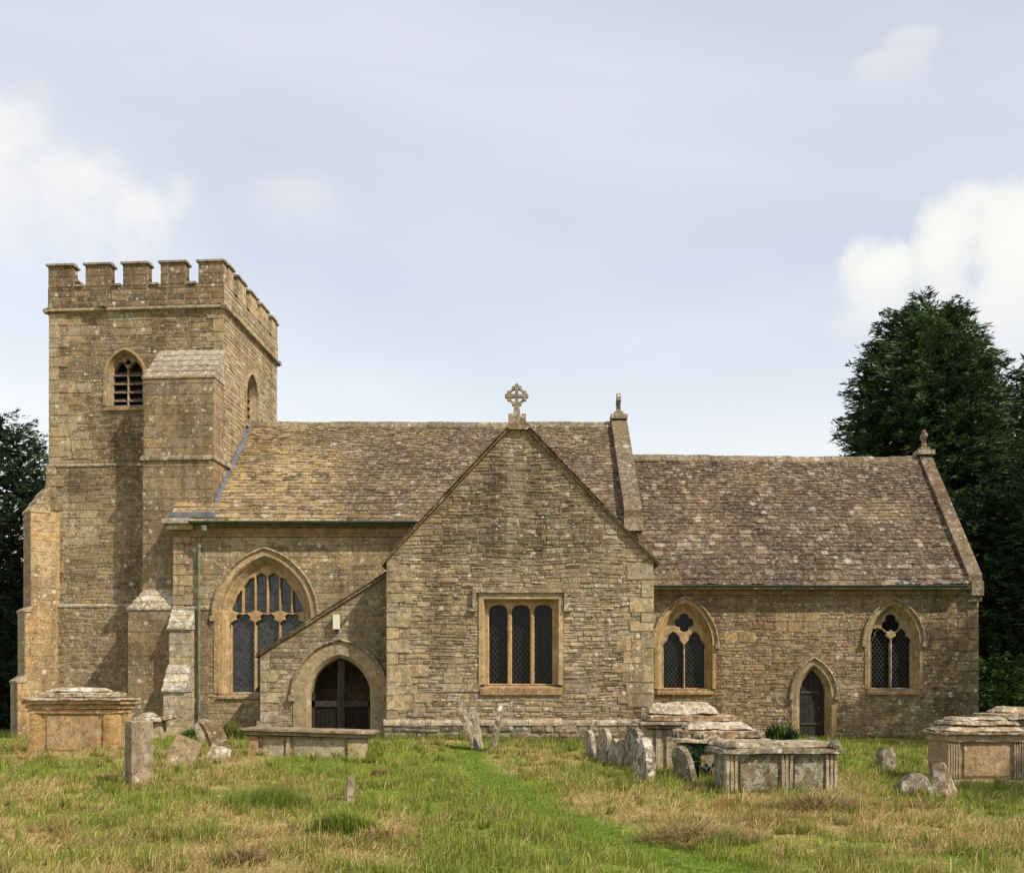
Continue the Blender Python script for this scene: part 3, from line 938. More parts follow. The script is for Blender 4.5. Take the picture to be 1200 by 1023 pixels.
def dark_t(u, z):
    up = float(sstep(4.1, 5.3, z)) * (1 - .9 * float(sstep(6.6, 8.0, z)))
    mid = max(0, 1 - abs(u - .3) / 3.0)
    edge = min(abs(u - Lf(z)), abs(u - Rf(z)))
    k = .13 + .75 * up * min(1, mid * 1.6) * min(1, edge / .8) + .35 * mnoise.noise(Vector((u * .8, z * .9, 1)))
    return k + .4 * float(sstep(1.1, .5, z))
t_dark = soot_shade_col((.435, .345, .22), (.175, .142, .098), dark_t)
plz = gz(845, YT)
rubble('transept_wall', pt, lambda z: Lf(z) + (.3 if z < TEZ else .05), lambda z: Rf(z) - (.3 if z < TEZ else .05), plz, TAPZ - .12, [gT], (.075, .15), (.12, .42), (.004, .030), t_dark, .015, .35, 1, .08, rough=2.0)
quoins('transept_wall', pt, TX0, plz, TEZ - .05, 1, lambda u, z: jit((.42, .335, .205), .2), (.30, .62), (.2, .46), .036)
quoins('transept_wall', pt, TX1, plz, TEZ - .05, -1, lambda u, z: jit((.42, .335, .205), .2), (.30, .62), (.2, .46), .036)
patch('transept_wall', pt, 2.7, 3.2, 1.2, 2.6, lambda u, z: jit((.42, .335, .205), .16), d=.03)
patch('transept_wall', pt, -3.0, -2.6, 1.0, 2.0, lambda u, z: jit((.43, .34, .21), .16), d=.03)
patch('transept_wall', pt, -1.6, -1.3, 1.5, 1.9, lambda u, z: jit((.40, .325, .2), .16), d=.03)
# plinth: rougher stones standing out
pt2 = south(YT - .08)
rubble('transept_wall', pt2, lambda z: TX0 - .06, lambda z: TX1 + .06, -.1, plz - .08, [], (.12, .2), (.2, .6), (.01, .05), lambda u, z: jit(lerp((.36, .30, .215), (.15, .12, .085), R_.random()), .2), .018, .2, 1, .02, rough=1.6)


def tr_extra(mb):
    mb.mesh([(TX0, YT, -.3), (TX0, YN + .3, -.3), (TX0, YN + .3, TEZ), (TX0, YT, TEZ)], [(0, 1, 2, 3)], MORT)
    mb.mesh([(TX1, YT, -.3), (TX1, YN + .3, -.3), (TX1, YN + .3, TEZ), (TX1, YT, TEZ)], [(0, 1, 2, 3)], MORT)
    mb.box((TX0 - .06, YT - .08, -.3), (TX1 + .06, YT + .05, plz - .09), MORT)
wall_mesh('transept_wall', pt, [(TX0, -.3), (TX1, -.3), (TX1, TEZ), (TAPX, TAPZ), (TX0, TEZ)], [hT[::-1]], .45, MORT, tr_extra)
for s, X in ((-1, TX0), (1, TX1)):
    ps = Plane((X, YT, 0), (0, 1, 0), (s, 0, 0))
    rubble('transept_wall', ps, lambda z: .05, lambda z: YN - YT, -.1, TEZ, [], (.12, .2), (.22, .6), (.01, .03), t_dark, .016, .2, .02, .02)
# plinth moulding with crusty lichen
mb = MB(); x = TX0 - .07
while x < TX1 + .05:
    w = min(R_.uniform(.5, .9), TX1 + .07 - x); c = jit((.38, .32, .235), .2)
    zt = plz + R_.uniform(-.01, .02)
    mb.mesh([(x, YT - .12, plz - .1), (x + w - .01, YT - .12, plz - .1), (x + w - .01, YT - .11, plz - .03), (x, YT - .11, plz - .03), (x, YT, zt + .05), (x + w - .01, YT, zt + .05), (x, YT, plz - .1), (x + w - .01, YT, plz - .1)],
            [(0, 1, 2, 3), (3, 2, 5, 4), (0, 6, 7, 1), (0, 3, 4, 6), (1, 7, 5, 2)], c); x += w
mb.build('plinth_course', 'lichened', church)
# mullioned window
win = empty('window', (0, 0, 0), 0, church); win['label'] = 'square-headed mullioned window of three dark lights in the gabled transept'
mb = MB(); ow = .155
def rect(o, ob=None): ob = o if ob is None else ob; return [(wa - o, lz0 - ob), (wb + o, lz0 - ob), (wb + o, lz1 + o), (wa - o, lz1 + o)]
rings = [(rect(.16, .02), -.02), (rect(.16, .02), .045), (rect(.05, 0), .05), (rect(.03, 0), .0), (rect(.0, 0), -.16), (rect(0, 0), -.42)]
rings = [(r[1:] + r[:1] if False else [r[0], r[3], r[2], r[1]], d) for r, d in rings]
def dens(r):
    out = []
    for a, b in zip(r, r[1:]):
        out += [(a[0] + (b[0] - a[0]) * k / 4, a[1] + (b[1] - a[1]) * k / 4) for k in range(4)]
    return out + [r[-1]]
rings = [(dens(r), d) for r, d in rings]
sweep(mb, pt, rings, (.44, .34, .20), 1, .14); mb.build('frame', 'ashlar', win)
lws = [(gx(573, YT), gx(594.5, YT)), (gx(600, YT), gx(621.5, YT)), (gx(626.5, YT), gx(647.5, YT))]
holes = []
for a, b in lws:
    c = (a + b) / 2; w = (b - a) / 2; zs = gz(716, YT); zt = gz(708, YT)
    arc = [(c + w * math.cos(math.pi * k / 10), zs + (zt - zs) * math.sin(math.pi * k / 10) ** .8) for k in range(11)]
    holes.append([(a, lz0 + .02), (b, lz0 + .02)] + arc)
mb = MB(); plate(mb, pt, rect(.01), holes, -.17, -.40, (.44, .31, .175), .035); mb.build('mullion', 'ashlar', win)
for h in holes:
    hb = offset_poly(ccw(h), .01); m2 = MB(); fill(m2, pt, [hb], -.36 - R_.uniform(0, .006), (.1, .1, .1)); m2.build('pane', 'glass', win)
m2 = MB()
for h in holes: lattice(m2, pt, ccw(h), -.352, .12, 1.35, .005)
m2.build('lead_lattice', 'lead', win)
mb = MB(); s0, s1 = gz(814, YT), lz0
mb.mesh([pt(wa - .12, s0, -.01), pt(wb + .12, s0, -.01), pt(wb + .12, s0, .06), pt(wa - .12, s0, .06), pt(wb + .12, s0 + .17, .065), pt(wa - .12, s0 + .17, .065), pt(wb, s1 + .03, -.38), pt(wa, s1 + .03, -.38)], [(0, 1, 2, 3), (3, 2, 4, 5), (5, 4, 6, 7), (0, 3, 5, 7), (1, 6, 4, 2)], (.38, .25, .14)); mb.build('sill', 'ashlar', win)
mb = MB(); la, lb, lz, lzz = gx(554, YT), gx(665, YT), gz(690, YT), gz(713, YT)
bxp = lambda u, z, d: pt(u, z, d)
mb.box((la, lz - .10, .0), (lb, lz, .11), (.38, .31, .20), bxp)
mb.box((la, lzz, .0), (la + .09, lz - .101, .10), (.40, .33, .21), bxp); mb.box((lb - .09, lzz, .0), (lb, lz - .101, .10), (.40, .33, .21), bxp)
mb.box((la - .11, lzz - .07, .0), (la + .1, lzz - .001, .11), (.36, .30, .2), bxp); mb.box((lb - .10, lzz - .07, .0), (lb + .11, lzz - .001, .11), (.36, .30, .2), bxp)
mb.box((la + .09, lz1 + .16, .0), (lb - .09, lz - .101, .05), (.44, .35, .21), bxp)
mb.build('label_mould', 'lichened', win)

# ================= porch
proofL, proofR = (gx(303, YP), gz(768, YP)), (TX0 + .05, gz(668, YP))
prs = (proofR[1] - proofL[1]) / (proofR[0] - proofL[0])
ptop = lambda u: proofL[1] + (u - proofL[0]) * prs
qc, qw = gx(398.5, YP), 35 / 1200 * YP; qzs = gz(815, YP); qr = gz(771, YP) - qzs
gq = arch_gap(qc, qw, -.5, qzs, qr, .40)
hq = ccw(arch_line(qc, qw, -.3, qzs, qr, .15, 10, 3))
porch_col = soot_shade_col((.38, .30, .19), (.19, .152, .10), lambda u, z: .3 + .4 * mnoise.noise(Vector((u * .7, z * .8, 5))) + .25 * float(sstep(-4.3, -3.6, u)))  # darker next to the transept: its cast shadow painted into the stones
rubble('porch_wall', pp, lambda z: max(PX0 + .25, proofL[0] + (z - proofL[1]) / prs + .06 if z > proofL[1] - .2 else PX0 + .25), lambda z: TX0 + .05, -.1, proofR[1] - .25, [gq], (.10, .17), (.2, .5), (.005, .016), porch_col, .011, .2, 1, .015, rough=.8)
quoins('porch_wall', pp, PX0, -.1, proofL[1] - .1, 1, lambda u, z: jit((.42, .34, .22), .12), (.26, .45), (.22, .32), .024)


def po_extra(mb):
    mb.mesh([(PX0, YP, -.3), (PX0, YN, -.3), (PX0, YN, ptop(PX0)), (PX0, YP, ptop(PX0))], [(0, 1, 2, 3)], MORT)
    mb.mesh([(PX0 + .4, YP + .02, -.3), (PX0 + .4, YN, -.3), (PX0 + .4, YN, ptop(PX0 + .4) - .05), (PX0 + .4, YP + .02, ptop(PX0 + .4) - .05)], [(0, 1, 2, 3)], MORT)
wall_mesh('porch_wall', pp, [(PX0, -.3), (TX0 + .1, -.3), (TX0 + .1, ptop(TX0 + .1) - .03), (PX0, ptop(PX0) - .03)], [hq[::-1]], .4, MORT, po_extra)
ps = Plane((PX0, YP, 0), (0, 1, 0), (-1, 0, 0))
rubble('porch_wall', ps, lambda z: .03, lambda z: YN - YP, -.1, proofL[1], [], (.12, .18), (.25, .5), (.006, .016), porch_col, .012, .2, .02, .02)
# doorway
dwy = empty('porch_doorway', (0, 0, 0), 0, church); dwy['label'] = 'wide pointed porch arch with dark timber gates'
mb = MB(); A = lambda o: arch_line(qc, qw, -.1, qzs, qr, o, 12, 4)
sweep(mb, pp, [(A(.44), -.02), (A(.44), .035), (A(.10), .045), (A(.02), -.03), (A(0), -.06), (A(0), -.42)], (.43, .34, .215), 3); mb.build('surround', 'ashlar', dwy)
mb = MB(); hood(mb, pp, qc, qw, qzs, qr, .42, .085, .11, 0, True, (.36, .29, .19)); mb.build('hood_mould', 'lichened', dwy)
gate = MB()
d0, d1 = YP + .2, YP + .27
gate.box((qc - .09, d0 - .02, 0), (qc + .09, d1, qzs + qr - .05), (.1, .1, .1)); gate.build('gate_post', 'oak', dwy)
zr = gz(825, YP)
for a, b in ((qc - qw, qc - .09), (qc + .09, qc + qw)):
    g_ = MB(); g_.box((a - .02, d0, zr - .07), (b - .001, d1, zr + .09)); g_.build('gate_rail', 'oak', dwy)
    g_ = MB(); g_.box((a - .02 if a < qc - .5 else b - .07, d0, .0), (a + .08 if a < qc - .5 else b + .02, d1, qzs + .1)); g_.build('gate_stile', 'oak', dwy)
    nbo = 6
    for i in range(nbo):
        x0 = a + (b - a) * i / nbo + .006; x1 = a + (b - a) * (i + 1) / nbo - .006
        g_ = MB(); g_.box((x0, d0 + .035, .05), (x1, d1 - .005, zr - .071)); g_.build('board', 'oak_dark', dwy)
mb = MB(); mb.box((PX0 + .4, YP + .3, -.2), (TX0, YN, .08), (.3, .25, .18)); mb.build('porch_floor', 'mortar', church)
# lamp over the arch
lx, lz_ = gx(395.5, YP), gz(729, YP)
lampo = empty('wall_lamp', (0, 0, 0), 0, church); lampo['label'] = 'small cream lamp box above the porch arch'
mb = MB(); q = .075
mb.box((lx - q, YP - .16, lz_ - .18), (lx + q, YP - .04, lz_ + .18), (.6, .6, .6)); mb.box((lx - q - .012, YP - .19, lz_ - .19), (lx + q + .012, YP - .1601, lz_ + .19), (.6, .6, .6)); mb.build('housing', 'lampwhite', lampo)
mb = MB(); mb.box((lx - .03, YP - .1, lz_ - .28), (lx + .03, YP + .0, lz_ - .181)); mb.build('bracket', 'lead', lampo)
# porch roof: slab with stone slates along its edge
def sloped_slab(mb, a, b, y0, y1, th, col):
    (xa, za), (xb, zb) = a, b
    mb.mesh([(xa, y0, za), (xb, y0, zb), (xb, y1, zb), (xa, y1, za), (xa, y0, za - th), (xb, y0, zb - th), (xb, y1, zb - th), (xa, y1, za - th)], [(0, 1, 2, 3), (4, 5, 6, 7), (0, 1, 5, 4), (3, 2, 6, 7), (0, 3, 7, 4), (1, 2, 6, 5)], col)


# ================= tower
TA = math.radians(4.0)
T0 = Vector((-8.62, 30.6, 0)); TW, TD = 5.40, 5.35
tu = Vector((math.cos(TA), -math.sin(TA), 0)); tn = Vector((-math.sin(TA), -math.cos(TA), 0)); tv = -tn
pts_ = Plane(T0, tu, tn)                       # south face: u from -TW to 0
pte = Plane(T0, tv, tu)                        # east face: u from 0 to TD
ptw = Plane(T0 - tu * TW, tv, -tu); ptn = Plane(T0 + tv * TD, tu, -tn)


def tpx(px, d=0):
    k = (px - 600) / 1200; o = T0 + tn * d
    u = (k * o.y - o.x) / (tu.x - k * tu.y); return u, (o + tu * u).y


ZS1, ZS2, ZS3, ZP, ZM = 4.02, 8.26, 12.92, 13.68, 14.32
# belfry windows
uB, YB = tpx(146.5)
def tower_window(pl, u, label):
    # local wrapper: the window builder works from picture sizes on a frontal wall at depth YB
    off = Plane(pl.o + pl.u * (u - gx(600, YB)), pl.u, pl.n)
    return arched_window(600, off, YB, 18.5, 475, 441, 415, 7.5, 2, 'belfry', .26, label, 'glass', None, .1, (.40, .32, .205))
gB, hB, _ = tower_window(pts_, uB, 'two-light louvred belfry window beside the tall tower buttress')
gE, hE, _ = tower_window(pte, 2.62, 'louvred belfry window on the tower side above the nave roof')
sh = lambda g, u: (lambda z: (lambda t: None if t is None else (t[0] + u, t[1] + u))(g(z)))
gB = sh(gB, uB); gE = sh(gE, 2.62); hB = [(x + uB, z) for x, z in hB]; hE = [(x + 2.62, z) for x, z in hE]


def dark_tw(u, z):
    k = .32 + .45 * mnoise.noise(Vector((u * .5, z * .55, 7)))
    k += .45 * math.exp(-((u + 2.6) / .8) ** 2 - ((z - 9.0) / .9) ** 2) + .3 * math.exp(-((u + 2.7) / .9) ** 2 - ((z - 5.8) / 1.4) ** 2)  # two darker patches on the wall close to the tall buttress
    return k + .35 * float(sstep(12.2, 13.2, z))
tw_col = soot_shade_col((.375, .282, .168), (.185, .138, .084), dark_tw)
te_col = soot_shade_col((.49, .385, .235), (.32, .25, .155), lambda u, z: .25 + .3 * mnoise.noise(Vector((u * .6, z * .6, 2))))  # east face paler than the south: sunlight painted into its stones
offs = [(-.2, ZS1, .14), (ZS1, ZS2, .06), (ZS2, ZS3, 0.)]
for z0, z1, d in offs:
    P2 = Plane(pts_.o + tn * d, tu, tn)
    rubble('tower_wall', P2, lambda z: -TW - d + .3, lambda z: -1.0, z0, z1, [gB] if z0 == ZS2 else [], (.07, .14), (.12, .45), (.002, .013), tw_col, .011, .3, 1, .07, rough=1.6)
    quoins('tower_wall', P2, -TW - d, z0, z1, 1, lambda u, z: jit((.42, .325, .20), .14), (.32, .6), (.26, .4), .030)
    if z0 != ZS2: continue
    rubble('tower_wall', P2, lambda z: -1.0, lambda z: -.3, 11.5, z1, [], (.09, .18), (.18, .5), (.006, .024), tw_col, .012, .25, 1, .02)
    quoins('tower_wall', P2, 0, 11.6, z1, -1, lambda u, z: jit((.40, .31, .19), .12), (.3, .55), (.26, .4), .030)
for a_ in ((-5.1, -4.3, 12.0, 12.7), (-5.2, -4.5, 8.5, 9.6), (-5.1, -4.2, 5.9, 7.2), (-3.4, -2.6, 12.2, 12.8), (-5.0, -4.4, 10.5, 10.8)):
    patch('tower_wall', Plane(pts_.o + tn * (0 if a_[2] > ZS2 else .06), tu, tn), *a_, lambda u, z: jit((.41, .325, .205), .12), d=.013)
rubble('tower_wall', pte, lambda z: .02, lambda z: TD, 7.0, ZS3, [gE], (.09, .17), (.16, .5), (.003, .016), te_col, .012, .25, .3, .02)
mb = MB()
for z0, z1, d in offs:
    if z0 < ZS2:
        mb.box((-TW - d, -d, z0), (0, TD, z1 - .001), MORT, lambda u, v, z: pts_(u, z, -v))
    else:
        fill(mb, pts_, [[(-TW, z0), (0, z0), (0, z1), (-TW, z1)], hB[::-1]], 0, MORT)
        fill(mb, pte, [[(0, z0), (TD, z0), (TD, z1), (0, z1)], hE[::-1]], 0, MORT)
        for pl in (ptw,): mb.poly([pl(0, z0), pl(TD, z0), pl(TD, z1), pl(0, z1)], MORT)
        mb.poly([ptn(-TW, z0), ptn(0, z0), ptn(0, z1), ptn(-TW, z1)], MORT)
        mb.poly([pts_(-TW, z1, 0), pts_(0, z1, 0), ptn(0, z1), ptn(-TW, z1)], MORT)
        for pl, h in ((pts_, hB), (pte, hE)):
            for i in range(len(h)):
                j = (i + 1) % len(h); mb.poly([pl(*h[i], 0), pl(*h[j], 0), pl(*h[j], -.6), pl(*h[i], -.6)], MORT)
tower_wall = mb.build('tower_wall', 'mortar', church)
# string courses round the tower
def ring_course(name, z, ht, out, d, mat='lichened', col=(.42, .36, .27), east=True):
    mb = MB()
    def seg(pl, a, b):
        mb.mesh([pl(a, z, d - .02), pl(b, z, d - .02), pl(b, z + ht * .25, d + out), pl(a, z + ht * .25, d + out), pl(b, z + ht * .6, d + out), pl(a, z + ht * .6, d + out), pl(b, z + ht, d - .02), pl(a, z + ht, d - .02)], [(0, 1, 2, 3), (3, 2, 4, 5), (5, 4, 6, 7), (0, 3, 5, 7), (1, 6, 4, 2)], jit(col, .12))
    for pl, a, b in ((pts_, -TW - d - out, d + out if east else 0), (pte, -d - out, TD + out), (ptw, -d - out, TD + d + out), (ptn, -TW - out, out)):
        n = 6
        if not east and pl in (pte,): continue
        for i in range(n): seg(pl, a + (b - a) * i / n, a + (b - a) * (i + 1) / n)
    return mb.build(name, mat, church)
ring_course('string_course', ZS3 - .02, .16, .13, 0)
ring_course('string_course', ZS2 - .03, .14, .09, .0, east=False)
ring_course('string_course', ZS1 - .03, .14, .09, .08, east=False)
mb = MB()
for pl, a, b in ((pte, -.02, TD),):
    mb.box((a, ZS2 - .03, -.02), (1.05, ZS2 + .10, .09), (.34, .28, .2), lambda u, z, d: pl(u, z, d))
mb.build('string_course', 'lichened', church)
# parapet: one wall round, five merlons to a side, each with its coping
mb = MB(); th = .32
mb.box((-TW, 0, ZS3 + .1), (0, th, ZP), MORT, lambda u, v, z: pts_(u, z, -v + .03))
mb.box((0, 0, ZS3 + .1), (TD - th, th, ZP), MORT, lambda u, v, z: pte(u + .0, z, -v + .03))
mb.box((0.0, 0, ZS3 + .1), (TD - th, th, ZP), MORT, lambda u, v, z: ptw(u + .0, z, -v + .03))
mb.box((-TW, 0, ZS3 + .1), (0, th, ZP), MORT, lambda u, v, z: ptn(u, z, -v + .03))
mb.build('parapet', 'rubble', church)
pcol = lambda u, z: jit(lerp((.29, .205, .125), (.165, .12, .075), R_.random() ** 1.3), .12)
P3 = Plane(pts_.o + tn * .035, tu, tn); P3e = Plane(pte.o + tu * .035, tv, tu)
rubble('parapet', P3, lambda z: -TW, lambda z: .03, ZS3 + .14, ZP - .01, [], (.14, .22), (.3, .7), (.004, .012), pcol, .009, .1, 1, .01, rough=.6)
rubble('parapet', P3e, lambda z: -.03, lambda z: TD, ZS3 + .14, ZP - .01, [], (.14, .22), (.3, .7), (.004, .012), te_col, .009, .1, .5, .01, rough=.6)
mer, gap = .755, (TW - 5 * .755) / 4
def merlon(pl, a, b, colr, front=True):
    m = empty('merlon', (0, 0, 0), 0, church)
    mb = MB(); f = lambda u, z, d: pl(u, z, d)
    mb.box((a, ZP, -th + .03), (b, ZM, .035), colr, f)
    # blockwork: two courses
    for z0, z1 in ((ZP + .005, ZP + .31), (ZP + .315, ZM - .005)):
        cutu = a + (b - a) * R_.uniform(.35, .65)
        for x0, x1 in ((a, cutu - .004), (cutu + .004, b)):
            v, fc = stone_geo(Plane(pl.o + pl.n * .033, pl.u, pl.n), [[x0 + .004, z0], [x1 - .004, z0], [x1 - .004, z1], [x0 + .004, z1]], .012, .5, True); mb.mesh(v, fc, jit(colr, .15))
    mb.build('block', 'rubble', m)
    mb = MB(); mb.box((a - .055, ZM + .001, -th - .03), (b + .055, ZM + .06, .10), jit((.34, .28, .2)), f)
    mb.mesh([f(a - .04, ZM + .06, .08), f(b + .04, ZM + .06, .08), f(b + .03, ZM + .13, -.14), f(a - .03, ZM + .13, -.14), f(b + .04, ZM + .06, -th), f(a - .04, ZM + .06, -th)], [(0, 1, 2, 3), (3, 2, 4, 5), (0, 3, 5), (1, 4, 2)], jit((.36, .31, .22)))
    mb.build('coping', 'lichened', m)
for k in range(5):
    a = -TW + k * (mer + gap)
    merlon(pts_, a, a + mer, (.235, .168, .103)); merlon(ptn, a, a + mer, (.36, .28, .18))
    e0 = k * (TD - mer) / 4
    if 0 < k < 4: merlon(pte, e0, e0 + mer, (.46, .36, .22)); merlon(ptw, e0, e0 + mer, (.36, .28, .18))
# corner merlons turn the corner on the east side
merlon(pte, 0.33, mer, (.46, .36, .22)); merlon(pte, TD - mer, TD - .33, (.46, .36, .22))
for k in range(4):     # sills of the crenels
    a = -TW + k * (mer + gap) + mer
    mb = MB(); mb.box((a + .06, ZP + .001, -th), (a + gap - .06, ZP + .06, .09), jit((.38, .32, .23)), lambda u, z, d: pts_(u, z, d)); mb.build('crenel_sill', 'lichened', church)
    b = (k + 1) * mer + k * (TD - 5 * mer) / 4
    mb = MB(); mb.box((b + .06, ZP + .001, -th), (b + (TD - 5 * mer) / 4 - .06, ZP + .06, .09), jit((.38, .32, .23)), lambda u, z, d: pte(u, z, d)); mb.build('crenel_sill', 'lichened', church)
us, _y = tpx(121, .15); mb = MB(); mb.box((us - .11, ZS3 + .08, .03), (us + .11, ZS3 + .3, .26), (.2, .17, .13), lambda u, z, d: pts_(u, z, d)); mb.build('water_spout', 'lichened', church)
# south-east buttress of the tower
BD = .80
ub0 = tpx(168, BD)[0]; ub1 = .0
sbc = lambda u, z: jit(lerp((.355, .268, .162), (.23, .17, .105), max(0, min(1, .4 + .8 * mnoise.noise(Vector((u, z * .7, 4)))))), .10)
zb1 = gz(440, T0.y - BD)
ul0 = tpx(150, 1.25)[0]
pier('tower_buttress', pts_, [(ul0, .0, -.2, ZS1 - .1, 1.25), (ub0, ub1, ZS1 - .1, ZS2, BD + .05), (ub0, ub1, ZS2, zb1, BD)], sbc)
mb = MB(); weathering(mb, pts_, ub0 + .2, ub1, gz(409, T0.y), .0, zb1, BD, 5, (.44, .385, .30), ub0, ub1)
mb.build('buttress_weathering', 'lichened', church)
mb = MB(); weathering(mb, pts_, ub0 + .12, ub1, gz(688, T0.y - BD), BD, ZS1 - .12, 1.25, 3, (.46, .42, .34), ul0, ub1); mb.build('buttress_weathering', 'tomb_top', church)
mb = MB(); mb.box((ub0 - .06, ZS2 - .03, 0), (.06, ZS2 + .03, BD + .12), (.34, .28, .2), lambda u, z, d: pts_(u, z, d)); mb.box((ub0 - .05, ZS2 + .031, 0), (.05, ZS2 + .10, BD + .07), (.46, .42, .34), lambda u, z, d: pts_(u, z, d)); mb.build('string_course', 'tomb_top', church)
# diagonal buttress at the outer corner
cdiag = T0 - tu * TW; dn = (-tu + tn).normalized(); du = (tu + tn).normalized()
pd = Plane(cdiag, du, dn)          # end face looks south-west; u across
hw = .36; dcol = lambda u, z: jit((.47, .335, .18), .10)
dst = [(-hw, hw, -.3, gz(797, 31), .98), (-hw, hw, gz(797, 31), gz(716, 31), .78), (-hw, hw, gz(716, 31), gz(602, 31), .62)]
mb = MB()
for a, b, z0, z1, d in dst:
    mb.box((a, -.2, z0), (b, d, z1), (.45, .32, .17), lambda u, d_, z: pd(u, z, d_))
    p2 = Plane(pd(b, 0, 0), dn, du)    # sunlit side looking south-east
    rubble('tower_buttress', p2, lambda z: -.1, lambda z: d, z0, z1, [], (.26, .4), (.4, .8), (.007, .011), dcol, .008, 0, 1, 0, True, .5)
    p3 = Plane(pd(0, 0, d), du, dn)
    rubble('tower_buttress', p3, lambda z: a, lambda z: b, z0, z1, [], (.26, .4), (.4, .8), (.007, .011), lambda u, z: jit((.36, .28, .19), .1), .008, 0, .3, 0, True, .5)  # end face greyer and darker: its shade is painted into the stone colour
mb.build('tower_buttress', 'ashlar', church)
mb = MB()
weathering(mb, pd, -hw, hw, gz(572, 31), .1, gz(602, 31), .62, 3, (.42, .33, .2)); mb.build('buttress_weathering', 'lichened', church); mb = MB(); weathering(mb, pd, -hw, hw, gz(711, 31), .60, gz(716, 31) - .02, .78, 1, (.42, .34, .22)); mb.build('buttress_weathering', 'lichened', church); mb = MB(); weathering(mb, pd, -hw, hw, gz(790, 31), .75, gz(797, 31) - .02, .98, 1, (.42, .34, .22))
mb.build('buttress_weathering', 'lichened', church)

# ================= roofs
SLATES = []


def slate_roof(roof, ey, ez, ry, rz, u0, u1, e0, e1, w0, w1, colfn, axis='S', vis=1, x_e=None):
    """axis S: slope climbs along +Y from (ey,ez) to (ry,rz), u = X"""
    Ls = math.hypot(ry - ey, rz - ez); cy, cz = (ry - ey) / Ls, (rz - ez) / Ls
    ny, nz = -cz, cy; v = 0.; row = 0
    while v < Ls - .04:
        t = v / Ls; e = (e0 + (e1 - e0) * t) * R_.uniform(.94, 1.06); wm = w0 + (w1 - w0) * t
        a, b = u0(v), u1(v); u = a - R_.uniform(0, wm * .5) * 0
        while u < b - .02:
            w = wm * R_.uniform(.55, 1.45); w = min(w, b - u)
            if b - (u + w) < .06: w = b - u
            th = R_.uniform(.014, .030); lift = R_.uniform(.024, .042)
            va = v - .0 + R_.uniform(-.018, .018); vb = min(v + e * 2.1, Ls + .03)
            sk = R_.uniform(-.014, .014); g = .004
            def P(uu, vv, n):
                sag = .05 * mnoise.noise(Vector((uu * .35, vv * .4, 5.5)))
                y, z = ey + cy * vv + ny * (n + sag), ez + cz * vv + nz * (n + sag)
                return Vector((uu, y, z)) if axis == 'S' else (Vector((x_e[0] + x_e[1] * (y - ey), uu, z)))
            l2 = lift + R_.uniform(-.008, .008)
            vs = [P(u + g, va + sk, lift), P(u + w - g, va - sk, l2), P(u + w - g, vb, .002), P(u + g, vb, .002),
                  P(u + g + .004, va + sk + .006, lift - th), P(u + w - g - .004, va - sk + .006, l2 - th), P(u + w - g, vb, -.01), P(u + g, vb, -.01)]
            # a chipped lower corner on some
            if R_.random() < .35: vs[0] = P(u + g, va + sk + R_.uniform(.01, .05), lift); vs[4] = P(u + g, va + sk + R_.uniform(.02, .05), lift - th)
            fs = [(0, 1, 2, 3), (0, 4, 5, 1), (0, 3, 7, 4), (1, 5, 6, 2)]
            SLATES.append(dict(wall=roof, v=vs, f=fs, c=colfn(u + w / 2, v), a=w * e / max(ey, 20.) ** 2 * vis))
            u += w
        v += e; row += 1


def slate_base(u_yel, k=0):
    def f(u, v):
        t = float(sstep(u_yel[0], u_yel[1], u)) if u_yel else 1.
        c = lerp((.37, .285, .16), (.160, .121, .084) if k < 3 else (.118, .087, .063), max(0, min(1, t + .5 * mnoise.noise(Vector((u * .6, v * .8, 2 + k))))))
        r = R_.random()
        if r < .14: c = lerp(c, (.11, .085, .06), .7)
        elif r > .92: c = lerp(c, (.42, .37, .29), .45)
        return jit(c, .16, .05)
    return f


def roof_deck(name, ey, ez, ry, rz, x0, x1, both=True):
    mb = MB(); by = 2 * ry - ey; t = .10
    mb.mesh([(x0, ey, ez - .02), (x1, ey, ez - .02), (x1, ry, rz - .02), (x0, ry, rz - .02), (x1, by, ez - .02), (x0, by, ez - .02),
             (x0, ey, ez - t), (x1, ey, ez - t), (x1, ry, rz - t * 1.6), (x0, ry, rz - t * 1.6), (x1, by, ez - t), (x0, by, ez - t)],
            [(0, 1, 2, 3), (3, 2, 4, 5), (6, 7, 8, 9), (9, 8, 10, 11), (0, 6, 7, 1), (5, 4, 10, 11), (0, 3, 9, 6), (3, 5, 11, 9), (1, 7, 8, 2), (2, 8, 10, 4)], (.2, .15, .1))
    return mb.build(name, 'slate', church)


roofs = {}
tex = lambda Y: T0.x + (Y - T0.y) * math.tan(TA)             # the tower's east face
NLs = math.hypot(NAVE_RY - NAVE_EY, NAVE_RZ - NAVE_EZ)
roofs['nave_roof'] = roof_deck('nave_roof', NAVE_EY, NAVE_EZ, NAVE_RY, NAVE_RZ, -8.75, NX1 - .22)
roofs['chancel_roof'] = roof_deck('chancel_roof', CH_EY, CH_EZ, CH_RY, CH_RZ, NX1 + .1, CX1 - .33)
def nave_u0(v):
    Y = NAVE_EY + v * (NAVE_RY - NAVE_EY) / NLs
    return -9.78 if Y < T0.y - BD - .05 else tex(Y) + .01
slate_roof('nave_roof', NAVE_EY, NAVE_EZ, NAVE_RY, NAVE_RZ, nave_u0, lambda v: NX1 - .24, .195, .095, .29, .15, slate_base((-8.0, -3.0)))
slate_roof('chancel_roof', CH_EY, CH_EZ, CH_RY, CH_RZ, lambda v: NX1 + .27, lambda v: CX1 - .36, .215, .10, .33, .155, slate_base(None, 3))
